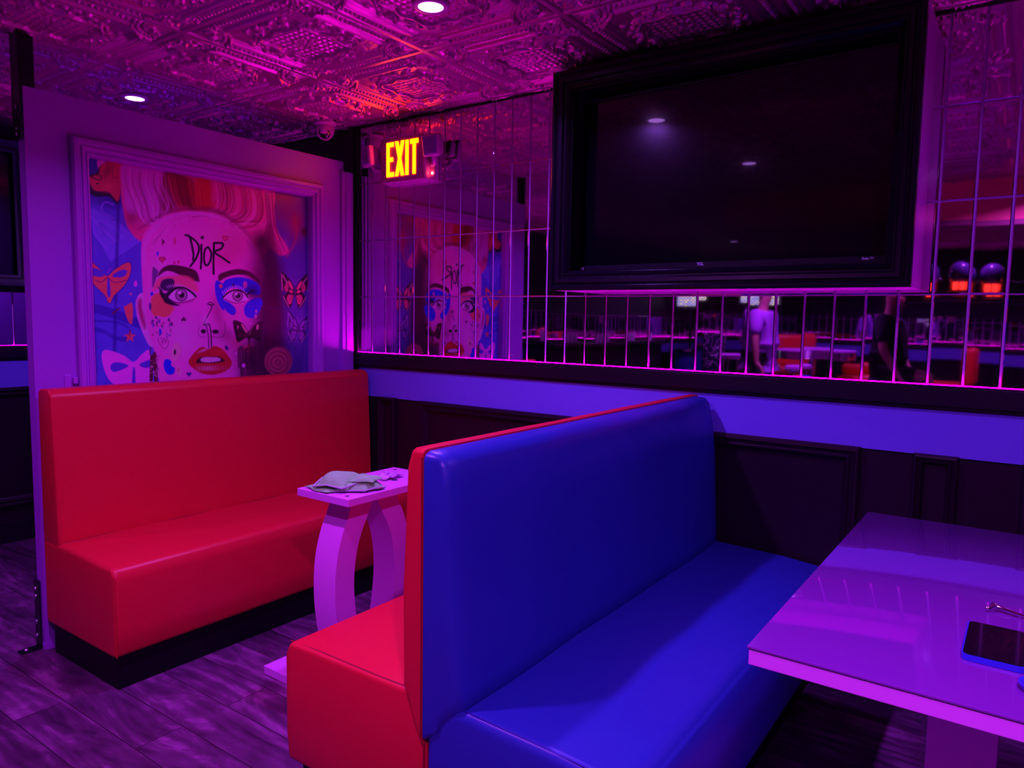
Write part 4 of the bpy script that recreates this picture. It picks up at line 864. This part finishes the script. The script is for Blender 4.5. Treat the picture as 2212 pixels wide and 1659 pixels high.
# people
def skin_mesh(name, verts, edges, radii, m_, parent=None, sub=2, root=0):
    me = bpy.data.meshes.new(name); me.from_pydata(verts, edges, []); me.materials.append(m_)
    o_ = bpy.data.objects.new(name, me); C.objects.link(o_)
    md = o_.modifiers.new('skin', 'SKIN'); md.use_smooth_shade = True
    for i_, r in enumerate(radii):
        v = me.skin_vertices[0].data[i_]; v.radius = (r, r) if not isinstance(r, tuple) else r
    me.skin_vertices[0].data[root].use_root = True
    sb = o_.modifiers.new('sub', 'SUBSURF'); sb.levels = sub; sb.render_levels = sub
    if parent is not None: o_.parent = parent; o_.matrix_parent_inverse = Matrix.Translation(-parent.location)
    return o_
def person(name, label, base, yaw, shirt, trousers, seated, arm_bend):
    """base = point on floor under the pelvis; the figure faces +X before yaw"""
    R_ = Matrix.Translation(base) @ Matrix.Rotation(yaw, 4, 'Z')
    T3 = lambda p: tuple(R_ @ Vector(p))
    t_ = thing(name, label, 'person', base)
    pz = .86 if seated else .93
    V = {'pel': (0, 0, pz), 'waist': (.0, 0, pz+.14), 'chest': (.0, 0, pz+.36), 'neck': (.0, 0, pz+.56), 'head0': (.02, 0, pz+.64), 'head1': (.03, 0, pz+.74), 'head2': (.02, 0, pz+.83)}
    Rd = {'pel': .115, 'waist': .11, 'chest': .13, 'neck': .055, 'head0': .065, 'head1': .092, 'head2': .07}
    E_ = [('pel', 'waist'), ('waist', 'chest'), ('chest', 'neck'), ('neck', 'head0'), ('head0', 'head1'), ('head1', 'head2')]
    for sgn, n_ in ((-1, 'r'), (1, 'l')):
        V['sh'+n_] = (0, sgn*.19, pz+.47); Rd['sh'+n_] = .062
        eb = (.02, sgn*.25, pz+.20); wr = (.14, sgn*.235, pz-.02) if arm_bend else (.05, sgn*.26, pz-.05)
        V['el'+n_] = eb; Rd['el'+n_] = .045; V['fo'+n_] = tuple((a*.6+b*.4) for a, b in zip(eb, wr)); Rd['fo'+n_] = .043; V['wr'+n_] = wr; Rd['wr'+n_] = .028
        V['pa'+n_] = (wr[0]+.05, wr[1], wr[2]-.06); Rd['pa'+n_] = (.018, .038)
        E_ += [('chest', 'sh'+n_), ('sh'+n_, 'el'+n_), ('el'+n_, 'fo'+n_), ('fo'+n_, 'wr'+n_), ('wr'+n_, 'pa'+n_)]
        for f_ in range(5):
            if f_ == 4: a = (wr[0]+.055, wr[1]-sgn*.03, wr[2]-.055); b = (wr[0]+.085, wr[1]-sgn*.045, wr[2]-.085)
            else: a = (wr[0]+.075, wr[1]-sgn*(.024-.016*f_), wr[2]-.095); b = (wr[0]+.085-.004*f_, wr[1]-sgn*(.026-.017*f_), wr[2]-.145+.006*abs(f_-1.5))
            V['fa%d%s' % (f_, n_)] = a; V['fb%d%s' % (f_, n_)] = b; Rd['fa%d%s' % (f_, n_)] = .009; Rd['fb%d%s' % (f_, n_)] = .0075
            E_ += [('pa'+n_, 'fa%d%s' % (f_, n_)), ('fa%d%s' % (f_, n_), 'fb%d%s' % (f_, n_))]
        V['hi'+n_] = (0, sgn*.09, pz-.04); Rd['hi'+n_] = .095
        if seated: kn = (.36+.05*sgn, sgn*.12, pz-.02); an = (.34+.05*sgn, sgn*.12, .42)
        else: kn = (.03, sgn*.10, .50); an = (-.02, sgn*.11, .09)
        V['kn'+n_] = kn; Rd['kn'+n_] = .062; V['ca'+n_] = tuple(a*.65+b*.35 for a, b in zip(kn, an)); Rd['ca'+n_] = .056; V['an'+n_] = an; Rd['an'+n_] = .038
        V['to'+n_] = (an[0]+.15, an[1], an[2]-.05); Rd['to'+n_] = .035
        E_ += [('pel', 'hi'+n_), ('hi'+n_, 'kn'+n_), ('kn'+n_, 'ca'+n_), ('ca'+n_, 'an'+n_), ('an'+n_, 'to'+n_)]
    ks = list(V); body = skin_mesh('body', [T3(V[k_]) for k_ in ks], [(ks.index(a), ks.index(b)) for a, b in E_], [Rd[k_] for k_ in ks], M_skin, t_)
    # clothing
    def cloth(nm, sel, col_, extra, rdx):
        kk = [k_ for k_ in ks if k_ in sel]; VV = [V[k_] for k_ in kk]; RR = [Rd[k_]+rdx for k_ in kk]; EE = [(kk.index(a), kk.index(b)) for a, b in E_ if a in kk and b in kk]
        for (a, p, r) in extra: VV.append(p); RR.append(r); EE.append((kk.index(a), len(VV)-1))
        return skin_mesh(nm, [T3(p) for p in VV], EE, RR, col_, t_)
    mid = lambda a, b, q: tuple(x*(1-q)+y*q for x, y in zip(V[a], V[b]))
    cloth('shirt', ['pel', 'waist', 'chest', 'shr', 'shl'], shirt, [('shr', mid('shr', 'elr', .85), .068), ('shl', mid('shl', 'ell', .85), .068), ('chest', (0, 0, pz+.50), .075), ('pel', (0, 0, pz-.07), .135)], .042)
    if seated: cloth('shorts', ['pel', 'hir', 'hil'], trousers, [('hir', mid('hir', 'knr', .80), .085), ('hil', mid('hil', 'knl', .80), .085)], .018)
    else: cloth('trousers', ['pel', 'hir', 'hil', 'knr', 'knl', 'car', 'cal', 'anr', 'anl'], trousers, [], .016)
    for sgn in (-1, 1):
        an = V['an'+('r' if sgn < 0 else 'l')]; m_ = MB()
        m_.box((an[0]-.06, an[1]-.045, an[2]-.09), (an[0]+.20, an[1]+.045, an[2]-.02), .025, 3, M=R_); m_.build('shoe', M_black, t_, 60)
    m_ = MB(); m_.sphere((.005, 0, pz+.80), .108, (1.0, .88, .95), 24); bmesh.ops.delete(m_.bm, geom=[v for v in m_.bm.verts if v.co.z < pz+.74 and v.co.x > -.02], context='VERTS'); bmesh.ops.transform(m_.bm, matrix=R_, verts=m_.bm.verts); m_.build('hair', M_hairm, t_, 60)
    m_ = MB(); m_.prism([(.115, pz+.735), (.128, pz+.70), (.108, pz+.70)], -.012, .012, 'Y', .003, M=R_); m_.build('nose', M_skin, t_, 60)
    for sgn in (-1, 1):
        m_ = MB(); m_.bm.free(); m_.bm = bmesh.new(); m_.sphere((0, 0, 0), .022, (.7, .35, 1), 12, M=R_ @ Matrix.Translation((.02, sgn*.088, pz+.725))); m_.build('ear', M_skin, t_, 60)
        m_ = MB(); m_.sphere((0, 0, 0), .010, (.5, 1.2, .7), 12, M=R_ @ Matrix.Translation((.112, sgn*.032, pz+.752))); m_.build('eye', M_tvglass, t_, 60)
    m_ = MB(); m_.box((.104, -.022, pz+.672), (.116, .022, pz+.680), .003); bmesh.ops.transform(m_.bm, matrix=R_, verts=m_.bm.verts); m_.build('mouth', mat('lips', (.45, .12, .12), .5), t_)
    if seated:
        w_ = V['wrr']; m_ = MB(); m_.cyl((w_[0], w_[1], w_[2]), .036, .022, 20); bmesh.ops.transform(m_.bm, matrix=R_, verts=m_.bm.verts); m_.build('wristwatch', M_tvglass, t_, 40)
    return t_
person('person', 'person in a lavender-grey polo shirt and dark trousers standing, reflected below the television', (.45, -5.75, 0), .05, mat('lavender_shirt', (.42, .12, .70), .8, bump=[(200, .3, .002)]), mat('dark_trousers', (.02, .015, .03), .7), False, False)
person('person', 'person in black t-shirt and shorts with wristwatch seated on a high stool, reflected low right', (1.80, -5.5, 0), .12, mat('black_tshirt', (.015, .012, .03), .8), mat('black_shorts', (.015, .01, .02), .8), True, True)
def stool(x, y, h, label, top_m, cat='stool'):
    t_ = thing('bar_stool', label, cat, (x, y, 0), 'round bar stools')
    m_ = MB(); m_.lathe([(0, h), (.15, h), (.17, h-.015), (.17, h-.05), (.15, h-.06), (0, h-.06)], (x, y, 0), 32); m_.build('seat', top_m, t_, 40)
    m_ = MB(); m_.lathe([(.172, h-.045), (.176, h-.05), (.176, h-.066), (.165, h-.07)], (x, y, 0), 32); m_.build('seat_ring', M_chrome, t_, 40)
    for a in range(4):
        c_, s_ = math.cos(a*PI/2+.78), math.sin(a*PI/2+.78); m_ = MB(); m_.tube([(x+.12*c_, y+.12*s_, h-.06), (x+.2*c_, y+.2*s_, 0.0)], .012); m_.build('leg', M_chrome, t_, 60)
    m_ = MB(); m_.lathe([(.172, .25), (.18, .258), (.188, .25), (.18, .242), (.172, .25)], (x, y, 0), 32); m_.build('foot_ring', M_chrome, t_, 60)
    return t_
M_whiteseat = mat('white_seat', (.7, .15, .78), .4)
stool(1.80, -5.5, .63, 'chrome bar stool under the seated person in the black t-shirt', M_black)
stool(.78, -6.15, .83, 'chrome bar stool with white seat in front of the round diner table', M_whiteseat)
stool(-.10, -6.6, .90, 'chrome bar stool with white seat beside the marbled column', M_whiteseat)
# diner table with ribbed chrome edge
t = thing('diner_table', 'round-ended white diner table with ribbed chrome edge, reflected under the television', 'table', (.80, -6.8, 0))
m = MB(); m.lathe([(0, 1.0), (.46, 1.0), (.465, .985), (0, .985)], (.80, -6.8, 0), 48); m.build('tabletop', M_whiteseat, t, 40)
m = MB(); m.lathe([(.455, .985)]+[(.462+(.006 if i % 2 else 0), .983-i*.011) for i in range(10)]+[(.44, .88), (0, .88)], (.80, -6.8, 0), 48); m.build('ribbed_edge', M_chrome, t, 40)
m = MB(); m.lathe([(.04, .88), (.04, .05), (.25, .03), (.26, 0), (0, 0)], (.80, -6.8, 0), 32); m.build('pedestal', M_chrome, t, 40)
def red_seat(x, y, h, label, yaw=0, wd=.5, base=.75):
    t_ = thing('diner_booth_seat', label, 'seat', (x, y, 0), 'red high-backed seats round the diner table'); R_ = Matrix.Translation((x, y, 0)) @ Matrix.Rotation(yaw, 4, 'Z')
    m_ = MB(); m_.box((-wd/2, -.06, base), (wd/2, .05, h), .05, 4, M=R_); m_.build('backrest', M_orv, t_, 60)
    m_ = MB(); m_.box((-wd/2, 0.0, base-.12), (wd/2, .45, base), .05, 4, M=R_); m_.build('cushion', M_orv, t_, 60)
    m_ = MB(); m_.box((-wd/2+.03, -.02, 0), (wd/2-.03, .40, base-.11), .01, M=R_); m_.build('base', M_black, t_)
M_orv = mat('orange_red_vinyl', (.85, .05, .03), .35, bump=[(6, .2, .005)])
red_seat(.35, -7.55, 1.17, 'wide orange-red padded seat behind the white diner table', 0, .62)
red_seat(1.28, -7.35, .82, 'low orange-red padded seat right of the white diner table', 0, .55, .68)
red_seat(2.45, -6.5, 1.11, 'slim orange-red seat seen edge-on at the right of the reflection', PI/2, .55, .70)
red_seat(3.35, -6.9, 1.05, 'orange-red seat at the far right of the reflected room', PI/2, .55, .68)
# marbled column, drum table and bar counter
def marble():
    m_ = mat('marbled_black', (.02, .015, .04), .25); nt = m_.node_tree; tc = nt.nodes.new('ShaderNodeTexCoord'); v = nt.nodes.new('ShaderNodeTexVoronoi'); v.feature = 'DISTANCE_TO_EDGE'; v.inputs['Scale'].default_value = 9
    n = nt.nodes.new('ShaderNodeTexNoise'); n.inputs['Scale'].default_value = 7; ad = nt.nodes.new('ShaderNodeMix'); ad.data_type = 'RGBA'; ad.inputs['Factor'].default_value = .35
    nt.links.new(tc.outputs['Object'], n.inputs['Vector']); nt.links.new(tc.outputs['Object'], ad.inputs['A']); nt.links.new(n.outputs['Color'], ad.inputs['B']); nt.links.new(ad.outputs['Result'], v.inputs['Vector'])
    r = nt.nodes.new('ShaderNodeValToRGB'); r.color_ramp.elements[0].color = (.75, .6, .9, 1); r.color_ramp.elements[1].position = .05; r.color_ramp.elements[1].color = (.02, .012, .05, 1)
    nt.links.new(v.outputs['Distance'], r.inputs['Fac']); nt.links.new(r.outputs['Color'], nt.nodes['Principled BSDF'].inputs['Base Color']); return m_
tag(MB().lathe([(0, 0), (.18, 0), (.18, 1.12), (.17, 1.13), (0, 1.13)], (-.53, -7.0, 0), 40).build('marbled_column', marble(), None, 40), 'short round column with white marbling on black, reflected under the television', 'column')
t = thing('drum_table', 'dark blue drum-shaped high table with chrome rings, reflected left of the marbled column', 'table', (-1.15, -7.6, 0))
m = MB(); m.lathe([(0, 0), (.24, 0), (.24, .92), (0, .92)], (-1.15, -7.6, 0), 40); m.build('drum', mat('dark_blue_drum', (.03, .03, .25), .2), t, 40)
m = MB(); m.lathe([(0, .92), (.30, .92), (.31, .935), (.31, .955), (0, .955)], (-1.15, -7.6, 0), 40); m.build('chrome_top', M_chrome, t, 40)
m = MB(); m.lathe([(.26, .45), (.27, .46), (.28, .45), (.27, .44), (.26, .45)], (-1.15, -7.6, 0), 40); m.build('chrome_ring', M_chrome, t, 40)
t = thing('bar_counter', 'long dark bar counter along the side wall, seen in the mirror reflection', 'counter', (-1.3, -4.7, 0))
m = MB(); m.box((-1.56, -6.9, 0), (-1.25, -3.9, 1.02), .004); m.build('cabinet', M_wains, t)
m = MB(); m.box((-1.575, -6.95, 1.02), (-1.16, -3.85, 1.06), .006); m.build('counter_top', M_black, t)
M_glass = mat('drinking_glass', (.8, .5, .8), .08, spec=.9, coat=1)
gl = None
for i in range(14):
    x, y = -1.35+.06*((i*7) % 4-1.5), -4.05-i*.19
    if gl is None: gl = MB().lathe([(.022, 0), (.032, .11), (.029, .11), (.019, .008), (0, .008)], (0, 0, 0), 16).build('drinking_glass', M_glass, None, 40); o = gl
    else: o = gl.copy(); C.objects.link(o)
    o.location = (x, y, 1.0605); tag(o, 'small pinkish drinking glass standing on the dark bar counter', 'glass', 'glasses on the bar counter')
# lit menu screens hanging in the far room
def screen_mat():
    m_ = mat('lit_screen', (.1, .1, .1), .3); nt = m_.node_tree; tc = nt.nodes.new('ShaderNodeTexCoord'); b_ = nt.nodes.new('ShaderNodeTexBrick'); b_.inputs['Scale'].default_value = 9
    b_.inputs['Color1'].default_value = (.75, .8, .35, 1); b_.inputs['Color2'].default_value = (.25, .3, .8, 1); b_.inputs['Mortar'].default_value = (.02, .02, .06, 1); b_.inputs['Mortar Size'].default_value = .06
    mp_ = nt.nodes.new('ShaderNodeMapping'); mp_.inputs['Rotation'].default_value = (PI/2, 0, 0); nt.links.new(tc.outputs['Object'], mp_.inputs['Vector']); nt.links.new(mp_.outputs['Vector'], b_.inputs['Vector'])
    I_ = nt.nodes['Principled BSDF'].inputs; nt.links.new(b_.outputs['Color'], I_['Emission Color']); I_['Emission Strength'].default_value = 2; return m_
M_screen = screen_mat()
for x, lb in ((-1.25, 'small lit menu screen hanging in the room behind, left one in the reflection'), (-.22, 'small lit menu screen hanging in the room behind, right one in the reflection')):
    t = thing('menu_screen', lb, 'screen', (x, -7.9, 1.6))
    MB().box((x-.24, -7.92, 1.58), (x+.24, -7.88, 1.88), .004).box((x-.01, -7.91, 1.88), (x+.01, -7.89, 2.3)).build('casing', M_black, t)
    MB().box((x-.225, -7.879, 1.595), (x+.225, -7.876, 1.865)).build('display', M_screen, t)
